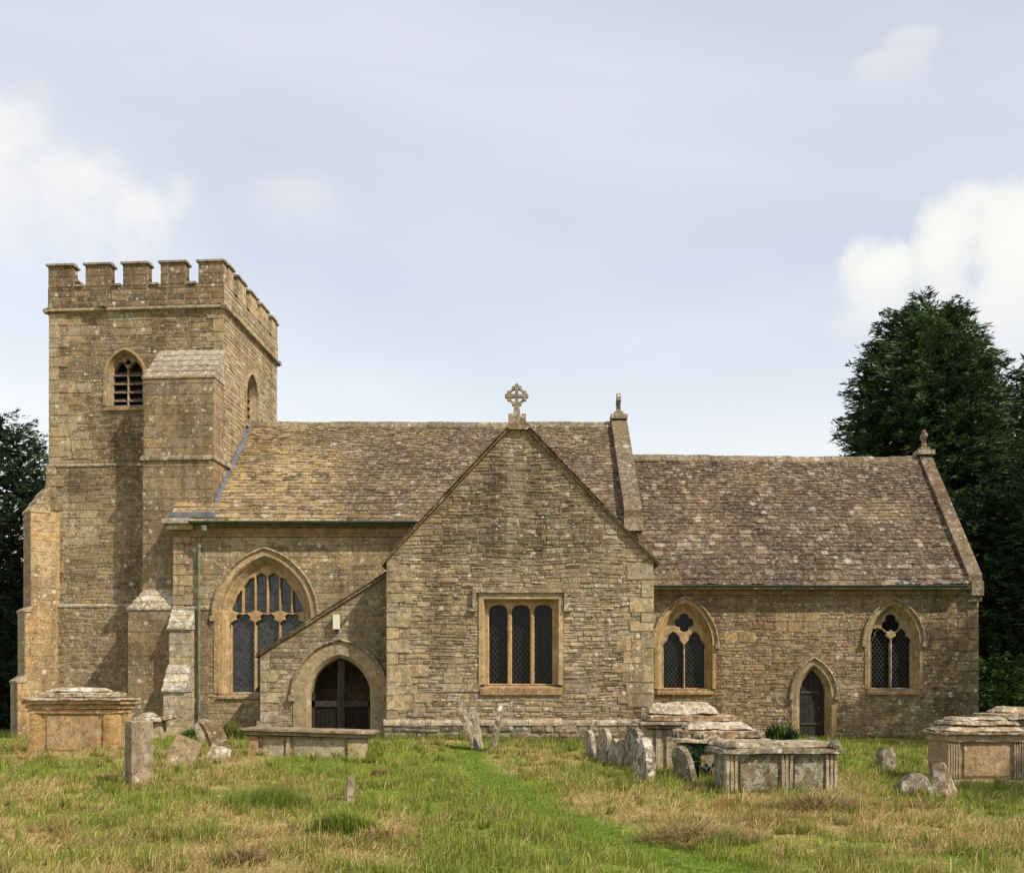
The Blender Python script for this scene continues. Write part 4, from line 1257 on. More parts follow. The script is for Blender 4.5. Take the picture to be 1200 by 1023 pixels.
# back slopes (plain courses, seen only from elsewhere)
# ridge stones
def ridge(roof, y, z, x0, x1, ln=.5):
    x = x0
    me = None
    while x < x1 - .05:
        w = min(ln, x1 - x); mb = MB()
        s = .17; dz = R_.uniform(-.014, .014) + .07 * mnoise.noise(Vector((x * .3, 0, y)))
        col = jit((.24, .20, .15), .2)
        mb.mesh([(x, y - s, z - s * .95 + .05 + dz), (x + w - .012, y - s, z - s * .95 + .05 + dz), (x + w - .012, y - .03, z + .085 + dz), (x, y - .03, z + .085 + dz), (x + w - .012, y + .03, z + .085 + dz), (x, y + .03, z + .085 + dz), (x + w - .012, y + s, z - s * .95 + .05 + dz), (x, y + s, z - s * .95 + .05 + dz),
                 (x, y - s, z - s + dz), (x + w - .012, y - s, z - s + dz)], [(0, 1, 2, 3), (3, 2, 4, 5), (5, 4, 6, 7), (0, 3, 5, 7), (1, 6, 4, 2), (8, 9, 1, 0)], col)
        mb.build('ridge_stone', 'slate', roofs[roof]); x += w
ridge('nave_roof', NAVE_RY, NAVE_RZ, tex(NAVE_RY) + .02, NX1 - .22, .52)
ridge('chancel_roof', CH_RY, CH_RZ, NX1 + .27, CX1 - .36, .52)
# lead flashing against the tower and the corner piece
mb = MB()
for i in range(10):
    ya = T0.y - BD + (NAVE_RY - T0.y + BD) * i / 10; yb = T0.y - BD + (NAVE_RY - T0.y + BD) * (i + 1) / 10
    za = NAVE_EZ + (ya - NAVE_EY) * (NAVE_RZ - NAVE_EZ) / (NAVE_RY - NAVE_EY); zb = NAVE_EZ + (yb - NAVE_EY) * (NAVE_RZ - NAVE_EZ) / (NAVE_RY - NAVE_EY)
    mb.poly([(tex(ya) + .025, ya, za + .03), (tex(yb) + .025, yb, zb + .03), (tex(yb) + .025, yb, zb + .13), (tex(ya) + .025, ya, za + .13)])
    mb.poly([(tex(ya) + .025, ya, za + .075), (tex(yb) + .025, yb, zb + .075), (tex(yb) + .14, yb, zb + .065), (tex(ya) + .14, ya, za + .065)])
mb.box((-9.8, YN - .2, NAVE_EZ + .16), (-8.5, T0.y - BD - .02, NAVE_EZ + .32)); mb.build('flashing', 'leadsheet', church)

# transept roof: two slopes climbing from the side eaves, verge over the gable
mb = MB(); ov = .10; yb = 31.6
n1 = Vector((-tsl, 1)).normalized()
for (ex, sl) in ((TX0 - .12, tsl), (TX1 + .12, -tsr)):
    ezz = TAPZ - abs(sl) * abs(TAPX - ex)
    th = .05
    mb.mesh([(ex, YT - ov, ezz + .04), (TAPX, YT - ov, TAPZ + .04), (TAPX, yb, TAPZ + .04), (ex, yb, ezz + .04), (ex, YT - ov, ezz - th + .04), (TAPX, YT - ov, TAPZ - th + .04), (TAPX, yb, TAPZ - th + .04), (ex, yb, ezz - th + .04)], [(0, 1, 2, 3), (4, 5, 6, 7), (0, 1, 5, 4), (0, 3, 7, 4)], (.26, .2, .13))
roofs['transept_roof'] = mb.build('transept_roof', 'slate', church)
for s, (ex, sl) in ((1, (TX0 - .14, tsl)), (-1, (TX1 + .14, tsr))):
    ezz = TAPZ - sl * abs(TAPX - ex) + .05
    slate_roof('transept_roof', 0, ezz, abs(TAPX - ex), TAPZ + .05, lambda v: YT - ov - .03, lambda v: 29.6, .22, .12, .36, .2, slate_base(None, 6), 'E', .02, (ex, s))
for S_ in SLATES:
    if S_['wall'] == 'transept_roof': S_['a'] = 0
mb = MB(); sloped_slab(mb, (proofL[0] - .08, proofL[1] + .0), proofR, YP - .08, YN, .06, (.22, .17, .11))
roofs['porch_roof'] = mb.build('porch_roof', 'slate', church)
# porch slates by hand: rows climbing east
k0 = len(SLATES)
slate_roof('porch_roof', 0, proofL[1] + .01, proofR[0] - proofL[0] + .08, proofR[1] + .01, lambda v: YP - .11, lambda v: YN - .02, .24, .18, .36, .26, slate_base(None, 8), 'E', .02, (proofL[0] - .08, 1))
for S_ in SLATES[k0:]: S_['a'] = 0
# lead weathering where the transept wall meets the porch roof is hidden; small iron lamp hook kept off


# coping of the raised gables
def gable_coping(x0, x1, ey, ez, ry, rz, lift, col, n=7, mat='lichened'):
    w = empty('gable_coping', (0, 0, 0), 0, church)
    for sgn in (1, -1):
        for i in range(n):
            t0, t1 = i / n, (i + 1) / n - .004
            y0, y1 = ey + (ry - ey) * t0, ey + (ry - ey) * t1; z0, z1 = ez + (rz - ez) * t0, ez + (rz - ez) * t1
            if sgn < 0: y0, y1 = 2 * ry - y0, 2 * ry - y1
            mb = MB(); b = .55
            mb.mesh([(x0, y0, z0 + lift), (x1, y0, z0 + lift), (x1, y1, z1 + lift), (x0, y1, z1 + lift), (x0, y0, z0 - b), (x1, y0, z0 - b), (x1, y1, z1 - b), (x0, y1, z1 - b)],
                    [(0, 1, 2, 3), (0, 4, 5, 1), (0, 3, 7, 4), (1, 5, 6, 2)], jit(col, .18)); mb.build('coping_stone', mat, w)
    return w
gable_coping(NX1 - .24, NX1 + .26, NAVE_EY - .03, NAVE_EZ + .10, NAVE_RY, NAVE_RZ + .0, .26, (.18, .145, .105), 7, 'slate')
gable_coping(CX1 - .36, CX1 + .03, CH_EY + .05, CH_EZ + .10, CH_RY, CH_RZ, .22, (.18, .14, .10), 7, 'slate')
mb = MB()
mb.box((NX1 - .26, NAVE_EY - .14, NAVE_EZ - .25), (NX1 + .28, NAVE_EY + .3, NAVE_EZ + .12), (.38, .31, .22)); mb.build('kneeler', 'lichened', church)
mb = MB(); mb.box((CX1 - .30, CH_EY - .02, CH_EZ - .28), (CX1 + .05, CH_EY + .4, CH_EZ + .12), (.3, .24, .17)); mb.build('kneeler', 'lichened', church)
# nave wall above the chancel roof (east gable)
mb = MB(); mb.mesh([(NX1 + .2, NAVE_EY + .2, NAVE_EZ - 3), (NX1 + .2, 36.8, NAVE_EZ - 3), (NX1 + .2, 36.8, NAVE_EZ), (NX1 + .2, NAVE_RY, NAVE_RZ), (NX1 + .2, NAVE_EY + .2, NAVE_EZ)], [(0, 1, 2, 3, 4)], MORT)
mb.box((NX1 - .3, YN + .0, 0), (NX1 + .19, YN + .5, NAVE_EZ), MORT); mb.build('nave_gable', 'mortar', church)


# crosses
def cross_outline(r, arm=.13):
    """cross with cusped ends inside a broken ring"""
    return r


def wheel_cross(pl, c, z, r, th, stem, base, label, col=(.40, .36, .28), mat='lichened'):
    x = empty('gable_cross', (0, 0, 0), 0, church); x['label'] = label
    mb = MB(); q = r * .16
    def disc(cx_, cz_, rr_, ex=0):
        n = 10; pr = [(cx_ + rr_ * math.cos(2 * math.pi * i / n), cz_ + rr_ * math.sin(2 * math.pi * i / n)) for i in range(n)]; h_ = th / 2 - ex
        mb.mesh([pl(*p, h_) for p in pr] + [pl(*p, -h_) for p in pr], [tuple(range(n)), tuple(range(n, 2 * n))] + [(i, (i + 1) % n, n + (i + 1) % n, n + i) for i in range(n)], col)
    bx_ = lambda u, zz, d: pl(u, zz, d)
    mb.box((c - q, z - r, -th / 2), (c + q, z + r, th / 2), col, bx_); mb.box((c - r, z - q, -th / 2 + .003), (c + r, z + q, th / 2 - .003), col, bx_)
    for i in range(4):       # each arm ends in three cusps, side cusps meet in the ring
        a = i * math.pi / 2; dx, dz = math.cos(a), math.sin(a)
        disc(c + dx * r * .93, z + dz * r * .93, r * .20, .006)
        for sg in (-1, 1): disc(c + dx * r * .76 - sg * dz * r * .30, z + dz * r * .76 + sg * dx * r * .30, r * .17, .008 + .002 * sg)
    n = 24; ro, ri = r * .80, r * .62
    for i in range(n):
        a, b = 2 * math.pi * i / n, 2 * math.pi * (i + 1) / n; e_ = th * .38
        P4 = [(c + k * math.cos(w), z + k * math.sin(w)) for k, w in ((ro, a), (ro, b), (ri, b), (ri, a))]
        mb.mesh([pl(*p, e_) for p in P4] + [pl(*p, -e_) for p in P4], [(0, 1, 2, 3), (4, 5, 6, 7), (0, 1, 5, 4), (2, 3, 7, 6)], col)
    mb.build('cross_head', mat, x)
    mb = MB(); f2 = lambda u, zz, d: pl(u, zz, d); w0, w1 = .055, .12
    mb.mesh([f2(c - w1, base, th * .6), f2(c + w1, base, th * .6), f2(c + w0, z - r * .75, th / 2), f2(c - w0, z - r * .75, th / 2), f2(c - w1, base, -th * .6), f2(c + w1, base, -th * .6), f2(c + w0, z - r * .75, -th / 2), f2(c - w0, z - r * .75, -th / 2)], [(0, 1, 2, 3), (4, 5, 6, 7), (0, 3, 7, 4), (1, 5, 6, 2)], col)
    mb.build('stem', mat, x)
    return x


wheel_cross(south(YT + .1), gx(605.5, YT), gz(463, YT), .27, .13, 0, TAPZ - .02, 'cusped wheel cross on the transept gable, seen face on')
mb = MB()    # saddle stone with small shoulders
cxs = gx(606, YT)
mb.mesh([(TAPX - .30, YT - .13, TAPZ - .22), (TAPX, YT - .13, TAPZ + .10), (TAPX + .30, YT - .13, TAPZ - .22), (TAPX - .30, YT + .4, TAPZ - .22), (TAPX, YT + .4, TAPZ + .10), (TAPX + .30, YT + .4, TAPZ - .22), (TAPX - .22, YT - .13, TAPZ - .27), (TAPX + .22, YT - .13, TAPZ - .27)], [(0, 1, 2, 7, 6), (0, 1, 4, 3), (1, 2, 5, 4)], (.30, .24, .16))
for s in (-1, 1): mb.box((cxs + s * .17 - .055, YT + .0, TAPZ - .2), (cxs + s * .17 + .055, YT + .3, TAPZ + .16), (.40, .35, .26))
mb.build('saddle_stone', 'lichened', church)
for X, ry, rz, hh, lab in ((NX1 + .0, NAVE_RY, NAVE_RZ + .26, .62, 'stone cross on the nave gable, seen edge on'), (CX1 - .17, CH_RY, CH_RZ + .22, .62, 'weathered stone cross on the chancel gable end')):
    ple = Plane((X, ry, 0), (0, 1, 0), (1, 0, 0))
    wheel_cross(ple, 0, rz + hh - .14, .24 if X < 9 else .20, .13 if X < 9 else .10, 0, rz - .05, lab, (.30, .25, .18) if X < 9 else (.34, .22, .14))
    mb = MB(); mb.box((X - .26, ry - .24, rz - .12), (X + .27, ry + .24, rz + .03), (.36, .30, .22)); mb.box((X - .14, ry - .14, rz + .031), (X + .14, ry + .14, rz + .14), (.36, .3, .22)); mb.build('saddle_stone', 'lichened', church)


# ---- hand out stones and slates: the largest 290 of each as pieces, the rest joined
def hand_out(items, name, rest, mat, parents, limit=290):
    items.sort(key=lambda d: -d['a'])
    for d in items[:limit]:
        mb = MB(); mb.mesh(d['v'], d['f'], d['c']); mb.build(name, mat, parents[d['wall']])
    groups = {}
    for d in items[limit:]: groups.setdefault(d['wall'], MB()).mesh(d['v'], d['f'], d['c'])
    for k, mb in groups.items():
        o = mb.build(rest, mat, parents[k]); o['kind'] = 'stuff'


parents = {o.name: o for o in bpy.data.objects if o.parent == church and o.type == 'MESH' and (o.name.endswith('_wall') or 'buttress' in o.name or o.name == 'parapet')}
hand_out(STONES, 'stone', 'stone_courses', 'rubble', parents)
hand_out(SLATES, 'slate', 'slate_courses', 'slate', roofs)
#@@PART2
# ------------------------------------------------------------------ GROUND AND GRASS
rng = np.random.default_rng(21)
GREEN = np.array((.220, .272, .038)); GREEN2 = np.array((.152, .206, .029)); STRAW = np.array((.54, .405, .165)); BROWN = np.array((.30, .185, .085)); PATHG = np.array((.185, .262, .034))


def dryness(x, y):
    d = fbm(x * .55, y * .42, 31, 4) * 1.0 + .55 * (fbm(x * 2.2, y * 1.7, 47, 3) - .5)
    d = d + .05 * np.exp(-((x - 2.2) / 2.0) ** 2 - ((y - 15.0) / 3.5) ** 2) + .07 * np.exp(-((x - 3.2) / 1.6) ** 2 - ((y - 12.2) / 1.3) ** 2)
    d = d - .16 * sstep(4.2, 6.5, x) * sstep(11, 15, y) - .06 * sstep(22, 25, y)
    d = d + .05 * np.exp(-((x + 3.5) / 3) ** 2 - ((y - 12) / 3) ** 2)
    return np.clip((d - .44) / .28, 0, 1)


def ground_col(x, y):
    d = dryness(x, y)[:, None]
    v = fbm(x * 1.1, y * 1.1, 5, 3)[:, None]
    c = (GREEN * (1 - v) + GREEN2 * v) * (1 - d) + STRAW * .8 * d
    b = sstep(.60, .72, fbm(x * 1.7, y * 1.4, 77, 3))[:, None] * d
    c = c * (1 - .7 * b) + BROWN * .7 * b
    p = (1 - sstep(.15, .55, path_dist(x, y)))[:, None]
    return c * (1 - p) + PATHG * p


def axis_(lo, hi, step, far):
    a = list(np.arange(lo, hi, step)); d = step; x = hi
    while x < far: a.append(x); d *= 1.35; x += d
    d = step; x = lo - step; pre = []
    while x > -far: pre.append(x); d *= 1.35; x -= d
    return np.array(pre[::-1] + a)


gxs, gys = axis_(-19, 19, .2, 900), axis_(3, 40, .2, 900)
GX, GY = np.meshgrid(gxs, gys); gv = np.stack([GX.ravel(), GY.ravel(), gh(GX.ravel(), GY.ravel())], 1)
nx = len(gxs); ii = (np.arange(len(gys) - 1)[:, None] * nx + np.arange(nx - 1)[None, :]).ravel()
gf = np.stack([ii, ii + 1, ii + nx + 1, ii + nx], 1)
m, nt, p = base_mat('meadow_ground')
at = mk(nt, 'ShaderNodeAttribute'); at.attribute_name = 'col'; g = mk(nt, 'ShaderNodeNewGeometry')
nz_ = noise_(nt, g.outputs['Position'], 11, 6, .65)
v = maprange(nt, nz_, .3, .7, .45, 1.05); cmn = mk(nt, 'ShaderNodeCombineColor'); [nt.links.new(v, cmn.inputs[i]) for i in range(3)]
nt.links.new(mixc(nt, 1.0, at.outputs['Color'], cmn.outputs[0], 'MULTIPLY'), p.inputs['Base Color']); p.inputs['Roughness'].default_value = 1; p.inputs['Specular IOR Level'].default_value = .05
bmp = mk(nt, 'ShaderNodeBump'); bmp.inputs['Strength'].default_value = .8; bmp.inputs['Distance'].default_value = .06; nt.links.new(nz_, bmp.inputs['Height']); nt.links.new(bmp.outputs[0], p.inputs['Normal'])
M['ground'] = m
ground = np_mesh('ground', gv, gf, ground_col(gv[:, 0], gv[:, 1]), 'ground', None, True); ground['kind'] = 'structure'

# mown path: a strip lying just above the ground sheet
pv = []; pf = []; NSEG = 90; NW = 9
ctrl = np.array(PATH); cum = np.r_[0, np.cumsum(np.hypot(*np.diff(ctrl, axis=0).T))]
for i in range(NSEG + 1):
    s_ = cum[-1] * i / NSEG
    px_, py_ = np.interp(s_, cum, ctrl[:, 0]), np.interp(s_, cum, ctrl[:, 1])
    qx, qy = np.interp(min(s_ + .4, cum[-1]), cum, ctrl[:, 0]), np.interp(min(s_ + .4, cum[-1]), cum, ctrl[:, 1])
    if i == NSEG: qx, qy = 2 * px_ - lastp[0], 2 * py_ - lastp[1]
    t = np.array((qx - px_, qy - py_)); t /= np.linalg.norm(t) + 1e-9; nrm = np.array((-t[1], t[0])); lastp = (px_, py_)
    for j in range(NW):
        w = (j / (NW - 1) - .5) * (.62 + .14 * math.sin(i * .9) + .1 * math.sin(i * 2.3 + j))
        x, y = px_ + nrm[0] * w, py_ + nrm[1] * w; pv.append((x, y, float(gh(x, y)) + (.012 if 0 < j < NW - 1 else -.02)))
for i in range(NSEG):
    for j in range(NW - 1): a = i * NW + j; pf.append((a, a + 1, a + NW + 1, a + NW))
pv = np.array(pv); pth = np_mesh('path', pv, np.array(pf), np.tile(PATHG * .8, (len(pv), 1)), 'ground', None, True); pth['kind'] = 'structure'


def blades(pos, az, lean, h, w, col, tipcol=None, droop=.25):
    """bent three-triangle blades; lean = horizontal reach / length"""
    n = len(pos); d = np.stack([np.cos(az), np.sin(az), np.zeros(n)], 1); s = np.stack([-np.sin(az + .6), np.cos(az + .6), np.zeros(n)], 1)
    hw = (w / 2)[:, None]; up = np.array((0, 0, 1.))
    vz = np.sqrt(np.clip(1 - lean ** 2, 0, 1))
    mid = pos + d * (h * lean * .42)[:, None] + up * (h * vz * .60)[:, None]
    tip = pos + d * (h * lean)[:, None] + up * (h * (vz * (1 - droop * lean)))[:, None]
    V = np.stack([pos - s * hw, pos + s * hw, mid - s * hw * .75, mid + s * hw * .75, tip], 1).reshape(-1, 3)
    b = np.arange(n)[:, None] * 5
    F = np.concatenate([b + np.array((0, 1, 2)), b + np.array((1, 3, 2)), b + np.array((2, 3, 4))], 1).reshape(-1, 3)
    tc = col if tipcol is None else tipcol
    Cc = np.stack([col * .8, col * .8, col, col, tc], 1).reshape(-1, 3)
    return V, F, Cc


def in_building(x, y):
    b = (y > 29.0) & (x > -14.5) & (x < 13.4) & (y < 37)
    b |= (y > YT - .12) & (x > TX0 - .05) & (x < TX1 + .05) & (y < 37)
    b |= (y > YP - .02) & (x > PX0) & (x < TX0) & (y < 37)
    return b


def scatter(n, y0, y1):
    y = np.sqrt(rng.uniform(y0 ** 2, y1 ** 2, n)); x = (rng.uniform(-1, 1, n)) * (y * .52 + 1.6)
    k = ~in_building(x, y); return x[k], y[k]


VV, FF, CC = [], [], []; off = 0
def add(VFC):
    global off
    V, F, C = VFC; VV.append(V); FF.append(F + off); CC.append(C); off += len(V)


for n, y0, y1 in ((120000, 7.2, 12), (120000, 12, 18), (100000, 18, 27), (34000, 27, 46)):
    x, y = scatter(n, y0, y1)
    # thin out in clumps so that tufts and hollows show
    cl = fbm(x * 3.1, y * 2.6, 91, 2); keep = rng.random(len(x)) < np.clip(.35 + 1.5 * (cl - .35), .12, 1); x, y, cl = x[keep], y[keep], cl[keep]
    d = dryness(x, y); pd_ = path_dist(x, y) + .5 * (fbm(x * 1.6, y * 1.3, 13, 3) - .5); onp = pd_ < .37; n = len(x)
    dry = rng.random(n) < d * .58 + .10
    h = (.04 + .15 * rng.random(n) ** 2) * (.45 + 1.5 * np.clip(cl - .25, 0, 1) * 1.3)
    tall = (rng.random(n) < .03) & ~onp; h = np.where(tall, h * 1.9, h)
    lie = dry & (rng.random(n) < .65); h = np.where(lie, .09 + .16 * rng.random(n), h)
    h = np.where(onp, .03 + .05 * rng.random(n), h); dry = dry & ~(onp & (rng.random(n) < .82))
    lean = np.where(lie & ~onp, rng.uniform(.80, .98, n), rng.uniform(.1, .65, n))
    wd = (.0035 + .00034 * y) * rng.uniform(.7, 1.4, n)
    t = rng.random(n)[:, None]; gcol = GREEN * (1 - t) + GREEN2 * t; gcol = gcol * rng.uniform(.75, 1.35, n)[:, None]
    yel = (rng.random(n) < .5)[:, None]; gcol = np.where(yel, gcol * .5 + np.array((.32, .28, .05)) * .5, gcol)
    scol = STRAW * rng.uniform(.55, 1.15, n)[:, None]; bro = (rng.random(n) < .16 + .5 * sstep(.55, .68, fbm(x * 1.7, y * 1.4, 77, 3)))[:, None]; scol = np.where(bro, BROWN * 1.2, scol)
    col = np.where(dry[:, None], scol, gcol); col = np.where(onp[:, None] & ~dry[:, None], PATHG * rng.uniform(.7, 1.25, n)[:, None], col)
    pos = np.stack([x, y, gh(x, y) - .006 + np.where(lie, .02 + .03 * rng.random(n), 0)], 1)
    # rank growth along the foot of the walls
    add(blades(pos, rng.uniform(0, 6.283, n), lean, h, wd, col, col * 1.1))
# tufts: fans of longer blades with a common root
nt_ = 900; tx, ty = scatter(nt_, 7.2, 25); kk = path_dist(tx, ty) > .5; tx, ty = tx[kk], ty[kk]; nt_ = len(tx)
per = 70; rad = rng.uniform(.05, .17, nt_); kind = rng.random(nt_); hh_ = rng.uniform(.10, .26, nt_) * np.where(kind > .75, .6, 1)
a = rng.uniform(0, 6.283, (nt_, per)); r = rad[:, None] * np.sqrt(rng.random((nt_, per)))
x = (tx[:, None] + r * np.cos(a)).ravel(); y = (ty[:, None] + r * np.sin(a)).ravel(); n = len(x)
cg = (GREEN * .85)[None] * rng.uniform(.6, 1.25, n)[:, None]; cs = STRAW[None] * rng.uniform(.5, 1.05, n)[:, None]; cb = BROWN[None] * rng.uniform(.5, 1.2, n)[:, None]
kd = np.repeat(kind, per); col = np.where((kd < .5)[:, None], cg, np.where((kd < .75)[:, None], np.where((rng.random(n) < .5)[:, None], cs, cg), np.where((rng.random(n) < .5)[:, None], cb, cs)))
add(blades(np.stack([x, y, gh(x, y) - .01], 1), a.ravel() + rng.normal(0, .5, n), np.where(kd > .75, rng.uniform(.5, .95, n), rng.uniform(.1, .8, n)), np.repeat(hh_, per) * rng.uniform(.5, 1.1, n), (.0035 + .0003 * y) * rng.uniform(.7, 1.3, n), col, col * 1.1))
# taller grass along walls and round the tombs
def strip(n, xa, ya, xb, yb, spread, hh, green=.8):
    t = rng.random(n); x = xa + (xb - xa) * t + rng.normal(0, spread, n); y = ya + (yb - ya) * t - np.abs(rng.normal(0, spread, n))
    k = rng.random(n) < green; c = np.where(k[:, None], (GREEN * .9) * rng.uniform(.6, 1.3, n)[:, None], STRAW * rng.uniform(.6, 1., n)[:, None])
    h = hh * rng.uniform(.4, 1.2, n); add(blades(np.stack([x, y, gh(x, y) - .01], 1), rng.uniform(0, 6.283, n), rng.uniform(.1, .6, n), h, np.full(n, .011), c))
strip(2500, TX0, YT - .1, TX1, YT - .1, .16, .22); strip(2600, CX0, YC, CX1, YC, .15, .16); strip(1500, PX0 - 2.3, YN - .5, PX0, YN - .3, .3, .26); strip(900, -14.5, 30, -10, 29.0, .2, .2); strip(700, PX0, YP, TX0, YP, .15, .18)

# ------------------------------------------------------------------ GRAVES AND TOMBS
def worn(mb, x0, x1, y0, y1, z0, z1, amp=.012, seg=.09, seed=0., col=(.42, .36, .27), taper=(0, 0), fr=3.5):
    """weathered block: gridded box, edges rubbed away by noise"""
    nx_, ny_, nz_ = [max(1, min(26, int(abs(b - a) / seg + .5))) for a, b in ((x0, x1), (y0, y1), (z0, z1))]
    cx, cy, cz = (x0 + x1) / 2, (y0 + y1) / 2, (z0 + z1) / 2
    sx, sy, sz = (x1 - x0) / 2, (y1 - y0) / 2, (z1 - z0) / 2
    def P(x, y, z):
        t = (z - z0) / (z1 - z0 + 1e-9)
        X = cx + (x - cx) * (1 - taper[0] * t / max(sx, .01)); Y = cy + (y - cy) * (1 - taper[1] * t / max(sy, .01))
        v = Vector((X * fr, Y * fr, z * fr + seed)); n = mnoise.noise_vector(v) * amp + mnoise.noise_vector(v * 3.3) * amp * .5
        ex = (abs(abs(x - cx) - sx) < 1e-6) + (abs(abs(y - cy) - sy) < 1e-6) + (abs(abs(z - cz) - sz) < 1e-6)
        k = amp * .9 * max(0, ex - 1) * (1 + mnoise.noise(v * 1.7))
        p = Vector((X, Y, z)); c = Vector((cx, cy, cz)); dd = p - c
        p -= Vector((math.copysign(min(k, sx * .4), dd.x) if abs(abs(x - cx) - sx) < 1e-6 else 0, math.copysign(min(k, sy * .4), dd.y) if abs(abs(y - cy) - sy) < 1e-6 else 0, math.copysign(min(k, sz * .3), dd.z) if abs(abs(z - cz) - sz) < 1e-6 else 0))
        return p + n
    idx = {}; vs = []; fs = []
    def V(i, j, k):
        key = (i, j, k)
        if key not in idx:
            idx[key] = len(vs); vs.append(P(x0 + (x1 - x0) * i / nx_, y0 + (y1 - y0) * j / ny_, z0 + (z1 - z0) * k / nz_))
        return idx[key]
    for i in range(nx_):
        for j in range(ny_):
            for k in (0, nz_): fs.append((V(i, j, k), V(i + 1, j, k), V(i + 1, j + 1, k), V(i, j + 1, k)))
    for i in range(nx_):
        for k in range(nz_):
            for j in (0, ny_): fs.append((V(i, j, k), V(i + 1, j, k), V(i + 1, j, k + 1), V(i, j, k + 1)))
    for j in range(ny_):
        for k in range(nz_):
            for i in (0, nx_): fs.append((V(i, j, k), V(i, j + 1, k), V(i, j + 1, k + 1), V(i, j, k + 1)))
    mb.mesh(vs, fs, col)


def part(parent, name, mat, *a, smooth=False, **k):
    mb = MB(); worn(mb, *a, **k); return mb.build(name, mat, parent, smooth)


def cushion(parent, name, L, Wd, z, h, seed, col, inset=.16, mat='tomb_top'):
    """coped capping stone: sloping on all sides"""
    mb = MB(); worn(mb, -L / 2, L / 2, -Wd / 2, Wd / 2, z, z + h, .018, .09, seed, col, (inset, inset)); return mb.build(name, mat, parent)


tT = (.42, .335, .20); tG = (.30, .28, .235)
# big chest tomb in front of the tower
X, Y, Z = gp(85, 880); Y += .45
t = tag(empty('chest_tomb', (X, Y, Z - .06)), 'big golden chest tomb with moulded cornice and stacked lichened capping in front of the tower', 'tomb')
L, D, H = 1.98, .85, .88
oc = (.46, .315, .155)
part(t, 'plinth', 'tomb', -L / 2 - .03, L / 2 + .03, -D / 2 - .03, D / 2 + .03, -.2, .06, seed=1., col=oc, seg=.2)
part(t, 'chest', 'tomb', -L / 2 + .05, L / 2 - .05, -D / 2 + .05, D / 2 - .05, .05, H, seed=2., col=oc, amp=.006, seg=.2)
for s in (-1, 1):
    a, b = (-L / 2, -L / 2 + .30) if s < 0 else (L / 2 - .34, L / 2)
    part(t, 'pilaster', 'tomb', a, b, -D / 2 - .005, -D / 2 + .3, .055, H, seed=3. + s, col=jit((.47, .31, .14), .08), amp=.008, seg=.1, taper=(.01, 0))
    part(t, 'pilaster', 'tomb', L / 2 - .06 if s < 0 else L / 2 - .0651, L / 2 + .004, (-D / 2 + .31) if s < 0 else D / 2 - .3, (-D / 2 + .5) if s < 0 else D / 2, .055, H, seed=3.5 + s, col=jit(oc, .08), amp=.006, seg=.1)
part(t, 'panel', 'tomb', -L / 2 + .40, L / 2 - .44, -D / 2 + .015, -D / 2 + .09, .09, H - .05, seed=7., col=(.44, .315, .18), amp=.005, seg=.12)
z = H
for i, (e, h) in enumerate(((.02, .10), (.06, .10), (.11, .09))):
    part(t, 'cornice', 'tomb', -L / 2 - e, L / 2 + e, -D / 2 - e, D / 2 + e, z + .001, z + h, seed=8. + i, col=jit(oc, .08), amp=.009, seg=.11); z += h
part(t, 'slab', 'tomb_top', -L / 2 - .17, L / 2 + .15, -D / 2 - .17, D / 2 + .17, z + .001, z + .05, seed=12., col=(.5, .44, .34), amp=.016, seg=.1); z += .055
part(t, 'capping', 'tomb_top', -L / 2 + .10, L / 2 - .04, -D / 2 + .08, D / 2 - .08, z, z + .12, seed=13., col=(.40, .32, .2), amp=.022, seg=.1); z += .125
part(t, 'capping', 'tomb_top', -L / 2 + .24, L / 2 - .30, -D / 2 + .14, D / 2 - .1, z, z + .10, seed=14., col=(.46, .40, .3), amp=.028, seg=.1, taper=(.14, .16))

# small pedestal tomb behind it
X, Y, Z = gp(178, 866); Y = 26.0; X = gx(180, Y); Z = float(gh(X, Y))
t = tag(empty('pedestal_tomb', (X, Y, Z - .05), .12), 'small table tomb with broken flared top slabs at the foot of the buttress', 'tomb')
for k, xx in enumerate((-.22, .12)):
    part(t, 'support', 'tomb', xx - .16, xx + .16, -.25, .25, -.1, .48, seed=20. + k, col=(.45, .38, .28), amp=.012)
part(t, 'top_slab', 'tomb_top', -.48, .30, -.42, .4, .482, .60, seed=22., col=(.42, .38, .3), amp=.03)
part(t, 'top_slab', 'tomb_top', -.38, .12, -.3, .3, .605, .70, seed=23., col=(.42, .38, .3), amp=.03, taper=(.1, .1))
mb = MB(); worn(mb, .25, .60, -.4, .35, .44, .54, .03, .09, 24., (.34, .28, .2)); o = mb.build('broken_slab', 'tomb', t); o.rotation_euler = (0, -.18, 0); o.location = (0.04, 0, .03)

# low ledger tomb before the porch
Y = 20.6; X = gx(365, Y); Z = gz(855, Y) - .58
t = tag(empty('ledger_tomb', (X, Y, Z)), 'low wide tomb with heavy moulded ledger slab, sunk in grass before the porch arch', 'tomb'); t.rotation_euler = (0, math.radians(1.8), 0)
L = 2.38; D = .95
part(t, 'chest', 'tomb', -L / 2 + .1, L / 2 - .1, -D / 2 + .09, D / 2 - .09, -.3, .46, seed=30., col=(.40, .33, .21), amp=.008, seg=.2)
for i, (a, b, c) in enumerate(((-L / 2 + .02, -L / 2 + .22, (.42, .30, .16)), (-.43, -.34, (.44, .36, .24)), (L / 2 - .40, L / 2 - .04, (.46, .38, .23)))):
    part(t, 'pier', 'tomb', a, b, -D / 2 + .02, -D / 2 + .25, -.3, .462, seed=31. + i, col=c, amp=.01)
for a, b, k in ((-L / 2 + .30, -.46, 35.), (-.28, L / 2 - .46, 36.)):
    part(t, 'panel', 'tomb', a, b, -D / 2 + .06, -D / 2 + .12, -.2, .40, seed=k, col=(.42, .38, .28), amp=.006, seg=.14)
